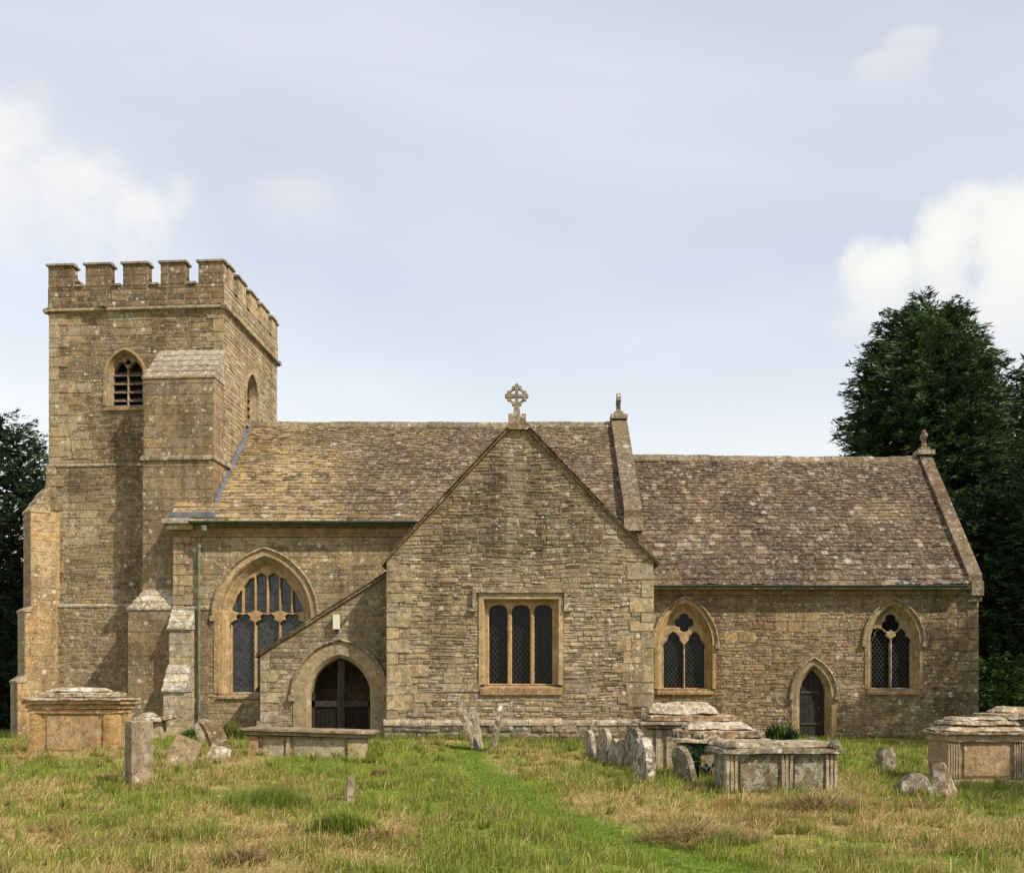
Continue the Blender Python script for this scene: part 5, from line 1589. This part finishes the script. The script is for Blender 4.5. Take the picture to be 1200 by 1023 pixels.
part(t, 'ledger', 'tomb', -L / 2 - .04, L / 2 + .04, -D / 2 - .04, D / 2 + .04, .465, .54, seed=38., col=(.30, .24, .16), amp=.008, seg=.14)
part(t, 'ledger', 'tomb', -L / 2 - .10, L / 2 + .10, -D / 2 - .10, D / 2 + .10, .542, .605, seed=39., col=(.28, .225, .155), amp=.009, seg=.14)

# two stepped tombs side by side by the transept corner
Y = 19.4; X0, X1 = gx(757, Y), gx(850, Y); X = (X0 + X1) / 2; Z = float(gh(X, Y)); L = X1 - X0; zt = gz(823, Y) - Z; D = 1.0
t = tag(empty('chest_tomb', (X, Y + .4, Z)), 'pale chest tomb with fluted corner piers and a tall stepped capping under the chancel window', 'tomb')
part(t, 'chest', 'tomb', -L / 2 + .05, L / 2, -D / 2 + .05, D / 2 - .05, -.2, zt - .50, seed=40., col=(.42, .36, .26), amp=.008, seg=.2)
for k, a in enumerate((-L / 2 + .0, -L / 2 + .17, -L / 2 + .37)):
    part(t, 'fluted_pier', 'tomb', a, a + .12, -D / 2 + .0, -D / 2 + .2, -.2, zt - .49, seed=41. + k, col=jit((.47, .41, .31), .06), amp=.008)
for i, (e, h) in enumerate(((.06, .06), (.15, .07))):
    part(t, 'cornice', 'tomb_top', -L / 2 - e, L / 2 + e, -D / 2 - e, D / 2 + e, zt - .488 + i * .062, zt - .488 + i * .062 + h - .009, seed=45. + i, col=(.42, .36, .27), amp=.012, seg=.11)
part(t, 'capping', 'tomb_top', -L / 2 + .00, L / 2 + .25, -D / 2 + .0, D / 2, zt - .36, zt - .24, seed=48., col=(.40, .30, .19), amp=.022, seg=.1)
part(t, 'capping', 'tomb_top', -L / 2 + .03, L / 2 - .08, -D / 2 + .1, D / 2 - .1, zt - .235, zt - .01, seed=49., col=(.5, .45, .36), amp=.03, seg=.1, taper=(.13, .2))

Y = 17.3; X0, X1 = gx(797, Y), gx(893, Y); X = (X0 + X1) / 2; Z = float(gh(X, Y)); L = X1 - X0; zt = gz(846, Y) - Z; D = .95
t = tag(empty('chest_tomb', (X, Y + .4, Z)), 'chest tomb with eroded stepped slabs and ivy on its end, behind the grey scrolled tomb', 'tomb')
part(t, 'chest', 'tomb', -L / 2 + .04, L / 2 - .04, -D / 2 + .05, D / 2 - .05, -.2, zt - .36, seed=50., col=(.40, .32, .21), amp=.012, seg=.16)
part(t, 'pier', 'tomb', -L / 2, -L / 2 + .22, -D / 2, -D / 2 + .25, -.2, zt - .355, seed=51., col=(.33, .27, .19), amp=.014)
part(t, 'pier', 'tomb', L / 2 - .22, L / 2, -D / 2, -D / 2 + .25, -.2, zt - .355, seed=52., col=(.38, .3, .19), amp=.014)
part(t, 'panel', 'tomb', -L / 2 + .30, L / 2 - .30, -D / 2 + .02, -D / 2 + .09, -.1, zt - .40, seed=53., col=(.38, .32, .23), amp=.008)
part(t, 'cornice', 'tomb_top', -L / 2 - .12, L / 2 + .14, -D / 2 - .12, D / 2 + .12, zt - .352, zt - .28, seed=54., col=(.44, .38, .29), amp=.018, seg=.1)
part(t, 'capping', 'tomb_top', -L / 2 - .02, L / 2 + .05, -D / 2 - .02, D / 2, zt - .278, zt - .14, seed=55., col=(.33, .23, .15), amp=.024, seg=.1)
part(t, 'capping', 'tomb_top', -L / 2 + .10, L / 2 - .12, -D / 2 + .08, D / 2 - .08, zt - .138, zt - .0, seed=56., col=(.42, .36, .28), amp=.03, seg=.09, taper=(.1, .18))

# grey scrolled tomb in front
X, Y, Z = gp(912, 929); D = .82; L = 1.72; Y += .42
t = tag(empty('chest_tomb', (X + .03, Y, Z - .03), .10), 'grey chest tomb with fluted piers and carved scrolls on its slab corners', 'tomb')
H = .60
part(t, 'plinth', 'grave', -L / 2 - .03, L / 2 + .03, -D / 2 - .03, D / 2 + .03, -.2, .035, seed=60., col=tG, amp=.01, seg=.16)
part(t, 'chest', 'grave', -L / 2 + .05, L / 2 - .05, -D / 2 + .06, D / 2 - .06, .03, H, seed=61., col=(.25, .235, .195), amp=.007, seg=.16)
for k, a in enumerate((-L / 2 + .01, -.02, L / 2 - .20)):
    for q in range(3):
        part(t, 'fluted_pier', 'tomb', a + q * .062, a + q * .062 + .055, -D / 2 + .0, -D / 2 + .14, .036, H + .001, seed=62. + k * 3 + q, col=jit((.40, .355, .27), .08), amp=.006, seg=.07)
for a, b, k in ((-L / 2 + .23, -.06, 71.), (.19, L / 2 - .23, 72.)):
    part(t, 'panel', 'grave', a, b, -D / 2 + .03, -D / 2 + .1, .06, H - .05, seed=k, col=(.24, .225, .18), amp=.006, seg=.1)
part(t, 'slab', 'grave', -L / 2 - .06, L / 2 + .06, -D / 2 - .07, D / 2 + .07, H + .003, H + .085, seed=73., col=(.27, .25, .205), amp=.008, seg=.1)
part(t, 'slab', 'grave', -L / 2 - .0, L / 2 + .0, -D / 2 - .01, D / 2 + .01, H + .087, H + .17, seed=74., col=(.33, .29, .22), amp=.014, seg=.08, taper=(.03, .03))
for sx in (-1, 1):
    for sy in (-1, 1):
        mb = MB(); n = 14; r = .085; cx_, cy_ = sx * (L / 2 - .075), sy * (D / 2 + .02)
        pr = [(cx_ + r * math.cos(math.pi * i / n), H + .10 + r * 1.25 * math.sin(math.pi * i / n)) for i in range(n + 1)]
        for d0, d1, k in ((-.05, .05, 1.0), (-.065, -.05, .7), (-.08, -.065, .38)):
            vs = [((x - cx_) * k + cx_, cy_ + d, (z - H - .1) * k + H + .1 + (1 - k) * .035) for d in (d0, d1) for x, z in pr]; m_ = n + 1
            mb.mesh(vs, [tuple(range(m_)), tuple(range(m_, 2 * m_))] + [(i, i + 1, m_ + i + 1, m_ + i) for i in range(n)], jit((.30, .275, .22), .1))
        mb.build('scroll', 'grave', t)

# large tomb towards the yews
X, Y, Z = gp(1143, 917); D = .95; L = 92 / 1200 * Y; X += .20; Y += .48; H = gz(860, Y - .48) - Z
t = tag(empty('chest_tomb', (X, Y, Z - .02)), 'broad chest tomb with lettered-size plain panel, reeded ends and layered lichened roof slabs', 'tomb')
t['label'] = 'broad chest tomb with one wide speckled panel, reeded ends and layered slabs, half shaded'
part(t, 'plinth', 'tomb', -L / 2 - .05, L / 2 + .05, -D / 2 - .06, D / 2 + .05, -.2, .07, seed=80., col=(.38, .32, .22), amp=.012, seg=.16)
part(t, 'chest', 'tomb', -L / 2 + .03, L / 2 - .03, -D / 2 + .05, D / 2 - .05, .05, H, seed=81., col=(.38, .30, .19), amp=.008, seg=.16)
for s in (-1, 1):
    a = -L / 2 if s < 0 else L / 2 - .20
    for q in range(5): part(t, 'reeded_pier', 'tomb', a + q * .04, a + q * .04 + .034, -D / 2 + .005, -D / 2 + .12, .072, H - .11, seed=82. + q + s, col=jit((.39, .32, .21), .06), amp=.004, seg=.09)
part(t, 'panel', 'tomb', -L / 2 + .26, L / 2 - .26, -D / 2 + .02, -D / 2 + .1, .12, H - .14, seed=88., col=(.40, .29, .18), amp=.006, seg=.1)
part(t, 'frieze', 'tomb', -L / 2 - .01, L / 2 + .01, -D / 2 - .02, D / 2, H - .105, H, seed=89., col=(.40, .33, .22), amp=.007, seg=.1)
z = H
for i, (e, h, tp, c) in enumerate(((.09, .05, 0, (.34, .25, .15)), (.02, .10, .1, (.42, .33, .22)), (-.06, .07, .03, (.38, .29, .2)), (-.16, .06, .04, (.46, .4, .32)))):
    part(t, 'capping', 'tomb_top', -L / 2 - e, L / 2 + e, -D / 2 - e, D / 2 + e, z + .002, z + h, seed=90. + i, col=c, amp=.018, seg=.09, taper=(tp, tp)); z += h

Y = 20.0; X0 = gx(1168, Y); L = 1.9; X = X0 + L / 2; Z = float(gh(X, Y)); H = gz(836, Y) - Z
t = tag(empty('chest_tomb', (X, Y + .4, Z)), 'tall plain chest tomb with flat lichened top beyond the broad panelled tomb', 'tomb')
part(t, 'chest', 'tomb', -L / 2 + .06, L / 2 - .06, -.42, .42, -.2, H - .12, seed=100., col=(.38, .31, .21), amp=.01, seg=.2)
part(t, 'panel', 'tomb', -L / 2 + .25, L / 2 - .25, -.45, -.40, .1, H - .25, seed=101., col=(.40, .33, .22), amp=.008, seg=.16)
part(t, 'slab', 'tomb_top', -L / 2 - .08, L / 2 + .08, -.56, .56, H - .118, H, seed=102., col=(.36, .27, .17), amp=.02, seg=.11)
part(t, 'capping', 'tomb_top', -L / 2 + .1, L / 2 - .1, -.4, .4, H + .003, H + .12, seed=103., col=(.42, .35, .25), amp=.03, seg=.1, taper=(.12, .14))


# headstones
def headstone(px, py, w, h, th, label, top='flat', lean=(0, 0), rotz=0, col=(.34, .30, .235), mat='grave', Y=None, seed=0, rough=.012, name='headstone', sink=.15):
    if Y is None: X, Y, Z = gp(px, py)
    else: X = gx(px, Y); Z = float(gh(X, Y))
    rr = random.Random(seed); out = [(-w / 2, -sink)]
    nz = max(3, int(h / .1))
    for i in range(1, nz): out.append((-w / 2 + rr.uniform(-rough, rough), -sink + (h + sink) * .86 * i / nz))
    sh_ = h * .86
    if top == 'flat': out += [(-w / 2 + rough, h - .01), (-w * .2, h + rr.uniform(-rough, rough)), (w * .2, h + rr.uniform(-rough, rough)), (w / 2 - rough, h - .01)]
    elif top == 'round': out += [(w / 2 * math.cos(math.pi - math.pi * k / 10), h - w * .42 + w * .42 * math.sin(math.pi * k / 10)) for k in range(11)]
    elif top == 'shoulder':
        out += [(-w / 2, h * .80), (-w * .40, h * .88), (-w * .30, h * .88)] + [(w * .30 * math.cos(math.pi - math.pi * k / 8), h * .88 + h * .12 * math.sin(math.pi * k / 8)) for k in range(1, 8)] + [(w * .30, h * .88), (w * .40, h * .88), (w / 2, h * .80)]
    elif top == 'broken': out += [(-w / 2, h * .7), (-w * .30, h * .98), (-w * .08, h * .84), (w * .12, h), (w * .36, h * .78), (w / 2, h * .55)]
    elif top == 'slant': out += [(-w / 2, h), (-w * .1, h * .95), (w * .25, h * .84), (w / 2, h * .74)]
    for i in range(nz - 1, 0, -1): out.append((w / 2 + rr.uniform(-rough, rough), -sink + (h + sink) * .78 * i / nz))
    out.append((w / 2, -sink)); n = len(out); mb = MB(); cz = h * .45
    rings = []
    for d, k in ((-th / 2, .94), (-th / 2 + th * .16, 1), (th / 2 - th * .16, 1), (th / 2, .94)):
        rings.append([(x * (1 - (1 - k) * min(1, .05 / w * 2)), d + rr.uniform(-.3, .3) * rough, cz + (z - cz) * (1 - (1 - k) * .3)) for x, z in out])
    vs = [p for r in rings for p in r]; fs = []
    for a in range(3): fs += [(a * n + i, a * n + (i + 1) % n, (a + 1) * n + (i + 1) % n, (a + 1) * n + i) for i in range(n)]
    c0 = len(vs); vs += [(0, -th / 2 - .004, cz), (0, th / 2 + .004, cz)]
    fs += [(i, (i + 1) % n, c0) for i in range(n)] + [(3 * n + i, 3 * n + (i + 1) % n, c0 + 1) for i in range(n)]
    mb.mesh(vs, fs, tuple(k_ * .82 for k_ in col)); o = mb.build(name, mat, None)
    o.rotation_euler = (math.radians(lean[0]), math.radians(lean[1]), math.radians(rotz)); o.location = (X, Y, Z)
    return tag(o, label, 'gravestone')


headstone(163, 918, .36, 1.0, .26, 'upright smooth brown square-topped gravestone standing alone in front of the golden tomb', 'flat', (0, 0), 43, (.33, .275, .20), 'tomb', seed=1, rough=.004)
headstone(207, 899, .50, .58, .16, 'short gravestone with pale lichened top leaning sideways beside the upright brown stone', 'flat', (-6, 24), 14, (.42, .34, .22), 'tomb', seed=2)
headstone(255, 893, .42, .30, .22, 'stub of a gravestone with a white crusted top', 'flat', (-12, 14), 10, (.48, .42, .31), 'tomb_top', seed=3, rough=.02)
headstone(263, 868, .34, .85, .26, 'mossy leaning gravestone beside the green downpipe', 'slant', (8, -28), 32, (.35, .26, .15), 'grave', Y=21.6, seed=4, rough=.015)
headstone(243, 862, .40, .62, .14, 'small weathered gravestone behind the mossy leaning one', 'round', (5, -12), 20, (.40, .35, .26), 'grave', Y=23.6, seed=41, rough=.012)
headstone(302, 866, .26, .62, .14, 'slim pale gravestone against the porch corner', 'slant', (0, 10), 20, (.46, .41, .31), 'lichened', Y=24.6, seed=5)
headstone(558, 869, .62, 1.12, .09, 'leaning thin gravestone seen edge on, foremost of a tilted pair below the mullioned window', 'round', (-20, 2), 80, (.36, .31, .23), 'grave', Y=23.6, seed=6)
headstone(562, 868, .55, 1.02, .10, 'thin gravestone tilted behind its twin below the mullioned window', 'shoulder', (-11, 2), 79, (.42, .37, .29), 'lichened', Y=24.3, seed=7)
headstone(578, 874, .55, 1.03, .08, 'thin gravestone leaning the other way, next to the tilted pair', 'round', (11, 0), 82, (.38, .33, .25), 'grave', Y=23.2, seed=8)
headstone(693, 880, .55, .60, .09, 'pale thin gravestone at the head of the crowded row by the stepped tombs', 'round', (4, -3), -80, (.50, .46, .38), 'lichened', Y=21.6, seed=9)
headstone(706, 880, .62, .70, .10, 'round-topped gravestone second in the crowded row by the stepped tombs', 'round', (-5, 2), -77, (.46, .41, .33), 'lichened', Y=20.9, seed=10)
headstone(722, 886, .55, .50, .12, 'low broken gravestone in the middle of the crowded row', 'broken', (-8, 6), -66, (.36, .32, .25), 'grave', Y=20.0, seed=11)
headstone(741, 900, .62, .80, .12, 'dark shouldered gravestone against the pale fluted tomb', 'round', (-4, 2), -72, (.27, .24, .19), 'grave', Y=18.6, seed=12)
headstone(755, 915, .40, .72, .18, 'chunky broken gravestone with white lichened head in front of the fluted tomb', 'broken', (-2, -3), -64, (.36, .33, .27), 'tomb_top', seed=13)
headstone(806, 912, .50, .60, .10, 'thin dark gravestone leaning on the ivy-grown tomb', 'round', (14, -4), -70, (.28, .25, .2), 'grave', Y=16.6, seed=17)
headstone(1038, 902, .30, .42, .22, 'small lichened stump of a gravestone alone on the lawn by the chancel', 'broken', (0, 2), 15, (.30, .26, .2), 'grave', seed=14, rough=.02)
headstone(1074, 930, .48, .30, .22, 'grey broken gravestone lump leaning on its neighbour', 'broken', (-25, -30), 30, (.34, .32, .28), 'grave', seed=15, rough=.03)
headstone(1108, 936, .50, .46, .16, 'mossy fallen gravestone with a rusty broken edge', 'slant', (-20, 42), 40, (.36, .26, .18), 'grave', seed=16, rough=.03)
headstone(411, 937, .115, .34, .10, 'small plain square stone post standing in the rough grass', 'flat', (0, 0), 16, (.34, .27, .20), 'tomb', seed=18, rough=.003, name='marker_post')['category'] = 'post'


# ------------------------------------------------------------------ TUFTS, HAY AND PLANTS
def tuft(name, label, cat, px, py, rad, n, hh, c0, c1, lean=(.2, .8), wd=.008, Y=None, mat='grassm', lift=.0, group=None, ry=.6, up=None):
    if Y is None: X, Y, Z = gp(px, py)
    else: X = gx(px, Y); Z = float(gh(X, Y))
    r = rad * np.sqrt(rng.random(n)); a = rng.uniform(0, 6.283, n); x = X + r * np.cos(a); y = Y + r * np.sin(a) * ry
    t = rng.random(n)[:, None]; c = (np.array(c0) * t + np.array(c1) * (1 - t)) * rng.uniform(.7, 1.25, n)[:, None]
    h = hh * rng.uniform(.5, 1.1, n) * (1 - .45 * (r / rad) ** 2); ln = rng.uniform(*lean, n)
    az = a + rng.normal(0, .7, n) if up is None else rng.normal(up, .5, n)
    z = gh(x, y) - .01 + lift * np.clip(1 - (r / rad) ** 2, 0, 1) * rng.random(n)
    V, F, C = blades(np.stack([x, y, z], 1), az, ln, h, np.full(n, wd) * rng.uniform(.7, 1.3, n), c, c * 1.1, .5)
    o = np_mesh(name, V, F, C, mat); return tag(o, label, cat, group)


tuft('grass_tussock', 'wide dark green grass tussock in front of the low ledger tomb', 'grass tussock', 305, 945, .55, 3400, .48, GREEN * .95, GREEN2, (.3, .9), up=.4)
tuft('grass_tussock', 'tall green grass tussock growing at the foot of the stone post', 'grass tussock', 408, 980, .38, 2900, .46, GREEN * 1.0, GREEN2, (.2, .75), up=2.6)
tuft('hay_heap', 'long pale hay raked into a heap before the scrolled tomb', 'hay', 962, 952, .50, 800, .62, STRAW, STRAW * .5, (.80, .97), .011, lift=.20)
tuft('hay_heap', 'tangled brown hay heap on the bank beside the mown path', 'hay', 815, 985, .62, 800, .50, STRAW, STRAW * .4, (.80, .98), .010, lift=.15)
tuft('hay_heap', 'pale straw tuft between the mown path and the scrolled tomb', 'hay', 868, 950, .35, 500, .42, STRAW, STRAW * .6, (.45, .9), .010, lift=.1)
tuft('hay_heap', 'brown clump of cut grass below the tussock by the post', 'hay', 455, 985, .30, 500, .30, BROWN * 1.2, STRAW * .8, (.6, .95), .010, lift=.12)
tuft('hay_heap', 'dark matted clump of dead grass in the lower left meadow', 'hay', 285, 1012, .24, 420, .24, STRAW * .6, BROWN * .8, (.6, .95), .010, lift=.12)
tuft('hay_heap', 'small brown clump of dead grass downhill from the wide tussock', 'hay', 268, 978, .16, 500, .18, BROWN * 1.4, BROWN, (.6, .95), .008, lift=.1)
tuft('hay_heap', 'brown clump of dead grass to the side of the stone post near the ledger tomb', 'hay', 445, 908, .16, 500, .2, BROWN * 1.4, BROWN, (.6, .95), .008, lift=.1)
tuft('garden_lily', 'spiky dark green strap-leaved plant at the foot of the chancel wall by the door', 'plant', 916, 873, .42, 320, .75, (.035, .07, .02), (.05, .09, .025), (.25, .8), .035, Y=28.3, mat='ivy')
tuft('nettle_clump', 'clump of tall green weeds at the foot of the green downpipe', 'plant', 236, 866, .55, 1500, .50, (.07, .13, .03), (.10, .16, .04), (.1, .55), .018, Y=26.3)
tuft('flower_clump', 'yellowish leafy clump against the wall below the nave window', 'plant', 272, 862, .28, 420, .62, (.20, .19, .04), (.12, .14, .04), (.1, .55), .03, Y=26.6, mat='ivy')
grass = np_mesh('grass', np.concatenate(VV), np.concatenate(FF), np.concatenate(CC), 'grassm'); grass['kind'] = 'stuff'; grass['label'] = 'rough half-dry meadow grass over the churchyard'


def leaves(cen, dirs, sz, asp, col):
    """diamond leaves: centre, axis, length"""
    n = len(cen); a = dirs / np.linalg.norm(dirs, axis=1)[:, None]
    r = rng.normal(size=(n, 3)); b = np.cross(a, r); b /= np.linalg.norm(b, axis=1)[:, None] + 1e-9
    l = sz[:, None] / 2; w = l * asp
    V = np.stack([cen - a * l, cen + b * w, cen + a * l, cen - b * w], 1).reshape(-1, 3)
    F = np.arange(n * 4).reshape(-1, 4); return V, F, np.repeat(col, 4, axis=0)


# ivy on the tomb end
n = 420; X = gx(815, 17.2)
c = np.stack([X + rng.normal(0, .09, n) + .06 * np.sin(np.linspace(0, 9, n)), np.full(n, 17.19) - rng.random(n) * .06, np.linspace(.02, .72, n) + rng.normal(0, .05, n)], 1)
low = rng.random(n) < .35; c[:, 0] += np.where(low, rng.normal(.05, .16, n), 0); c[:, 2] = np.where(low, rng.random(n) * .28 + .05, c[:, 2])
V, F, C = leaves(c, rng.normal(size=(n, 3)) * np.array((1, .3, 1)), rng.uniform(.05, .09, n), .8, np.array((.025, .05, .018)) * rng.uniform(.6, 1.6, n)[:, None])
tag(np_mesh('ivy', V, F, C, 'ivy'), 'dark ivy climbing the front of the eroded stepped tomb', 'ivy')


# ------------------------------------------------------------------ TREES
def conifer(name, label, X, Y, H, Rd, seed, nclump=1500, per=40, base=.04, droop=.25, prof=None, leaf=.26, col=(.042, .070, .024), group=None, wide=.45):
    global rng
    rs = np.random.default_rng(seed); Z = float(gh(X, Y)); root = empty(name, (X, Y, Z)); tag(root, label, 'tree', group)
    mb = MB(); mb.tube([(0, 0, -.2), (.05, 0, H * .3), (-.08, .05, H * .62), (0, 0, H * .93)], Rd * .10, 10, r2=.03); rr = random.Random(seed)
    for k in range(26):
        z = H * (base + .08 + .78 * k / 26); a = k * 2.4 + rr.uniform(-.3, .3); t = z / H; r = Rd * prof(t) * .85
        mb.tube([(0, 0, z), (r * .5 * math.cos(a), r * .5 * math.sin(a), z + r * .18), (r * math.cos(a), r * math.sin(a), z + r * .10)], .07 * (1 - t) + .025, 5, r2=.012, cap=False)
    mb.build('trunk', 'bark', root, True)
    # crown: sprays spread through the volume in lumps
    t = rs.random(nclump * 3); pr = np.array([prof(x) for x in t]); keep = rs.random(len(t)) < pr / pr.max(); t = t[keep][:nclump]; n = len(t)
    th = rs.uniform(0, 2 * math.pi, n); pr = np.array([prof(x) for x in t])
    lump = .76 + .48 * fbm(th * 2.2 + 10, t * H * .55, seed, 3) + .10 * rs.normal(size=n)
    rho = rs.uniform(.45, 1.0, n) ** .6
    R = Rd * pr * lump * rho; z = H * (base + (1 - base) * t)
    cen = np.stack([R * np.cos(th), R * np.sin(th), z], 1)
    out = np.stack([np.cos(th), np.sin(th), np.full(n, .25) - droop + .5 * t], 1); out += rs.normal(0, .25, (n, 3)); out /= np.linalg.norm(out, axis=1)[:, None]
    side = np.cross(out, np.array((0, 0, 1.))); side /= np.linalg.norm(side, axis=1)[:, None] + 1e-9
    s = rs.random((n, per)); lat = (rs.random((n, per)) - .5) * 2 * (1 - s) * wide; ln = rs.uniform(.7, 1.35, n)[:, None]
    P = cen[:, None, :] + out[:, None, :] * (s * ln)[..., None] + side[:, None, :] * (lat * ln)[..., None]
    P[..., 2] -= (.28 * s ** 2 * ln + .30 * np.abs(lat)); P += rs.normal(0, .06, P.shape)
    dv = out[:, None, :] + side[:, None, :] * (np.sign(lat) * .7)[..., None]; dv[..., 2] -= .35 * s; dv = dv + rs.normal(0, .25, P.shape)
    P = P.reshape(-1, 3); dv = dv.reshape(-1, 3); m_ = len(P)
    shade = np.repeat(rs.uniform(.55, 1.45, n), per) * rs.uniform(.7, 1.3, m_)
    c = np.array(col) * shade[:, None]; yel = rs.random(m_) < .12; c[yel] *= np.array((1.7, 1.5, 1.0))
    rng, old = rs, rng
    V, F, C = leaves(P, dv, rs.uniform(.5, 1.5, m_) * leaf, .20, c)
    # inner foliage: larger sprays close to the trunk
    k = int(nclump * 3); t = rs.random(k * 3); pr = np.array([prof(x) for x in t]); kp = rs.random(len(t)) < pr / pr.max(); t = t[kp][:k]; k = len(t); pr = pr[kp][:k]; th = rs.uniform(0, 6.283, k)
    lump = .72 + .55 * fbm(th * 2.2 + 10, t * H * .55, seed, 3)
    R = Rd * pr * lump * np.sqrt(rs.uniform(.02, .72, k)); P = np.stack([R * np.cos(th), R * np.sin(th), H * (base + (1 - base) * t) * .99], 1)
    V2, F2, C2 = leaves(P, rs.normal(size=(k, 3)) * np.array((1, 1, .5)), rs.uniform(.5, 1.0, k) * leaf * 2.6, .5, np.array(col) * rs.uniform(.5, 1.0, k)[:, None]); rng = old
    np_mesh('crown', np.concatenate([V, V2]), np.concatenate([F, F2 + len(V)]), np.concatenate([C, C2]), 'leaf', root)
    return root


cone = lambda p: (lambda t: max(.02, (1 - t) ** p * min(1, .55 + t * 4)))
oval = lambda t: max(.03, math.sqrt(max(0, 1 - ((t - .38) / .63) ** 2)))
steep = lambda t: max(.05, (1 - max(0, (t - .45) / .55) ** 2.8) ** .75 * min(1, .80 + t * .5))
blunt = lambda t: max(.03, (1 - max(0, (t - .30) / .70) ** 2.1) ** .75 * min(1, .65 + t * 1.8))
conifer('cypress_tree', 'tall dark broad-topped cypress rising behind the chancel roof', gx(1086, 43), 43, gz(338, 43) - .3, 3.05, 3, 2900, 60, .02, .2, steep, wide=.5)
conifer('cypress_tree', 'dark cypress behind the chancel gable corner, beyond the broad-topped one', gx(1222, 44), 44, gz(405, 44) - .3, 3.6, 4, 1900, 56, .0, .2, blunt)
conifer('yew_tree', 'low dense yew filling the gap right behind the chancel corner', gx(1168, 39), 39.5, 9.2, 2.6, 5, 1100, 44, .0, .1, oval, .2, (.026, .045, .015))
conifer('yew_tree', 'dark yew overhanging beyond the tall plain tomb', 22.0, 37.5, 12.5, 3.6, 6, 1100, 40, .0, .1, oval, .22, (.026, .045, .015))
conifer('yew_tree', 'dark spreading yew beside the tower', gx(-4, 41), 41, gz(497, 41) + .5, 3.7, 7, 1700, 44, .0, .2, blunt, .22, (.024, .040, .015))
conifer('yew_tree', 'dark yew farther out behind the one beside the tower', -26.5, 45, 12, 4.4, 8, 1000, 40, .0, .1, oval, .24, (.024, .040, .015))
conifer('bush', 'bright green leafy bush in the gap behind the chancel corner', gx(1166, 36.5), 36.5, 2.6, 1.0, 9, 200, 40, .0, .0, oval, .14, (.050, .090, .022))
for i, (x, y) in enumerate(((-30.0, 52), (-24.0, 54), (-18.5, 53), (17.5, 52), (23, 53), (29, 50))):
    conifer('hedgerow_tree', ('dark hedgerow tree behind the tower yews', 'dark hedgerow tree behind the chancel cypresses')[i > 2], x, y, 8.5, 4.2, 20 + i, 420, 34, .0, .0, oval, .36, (.03, .05, .018), ('hedgerow trees behind the tower', 'hedgerow trees behind the chancel')[i > 2])
# yews at the churchyard edge whose shade falls on the chancel end and the lawn
conifer('yew_tree', 'old yew at the churchyard edge shading the chancel end', 20.6, 22.2, 12.4, 3.9, 31, 900, 40, .12, .1, oval, .26, (.026, .045, .015))
conifer('yew_tree', 'old yew at the churchyard edge shading the lawn by the broken stones', 16.4, 9.2, 10.5, 3.0, 32, 800, 40, .12, .1, oval, .26, (.026, .045, .015))
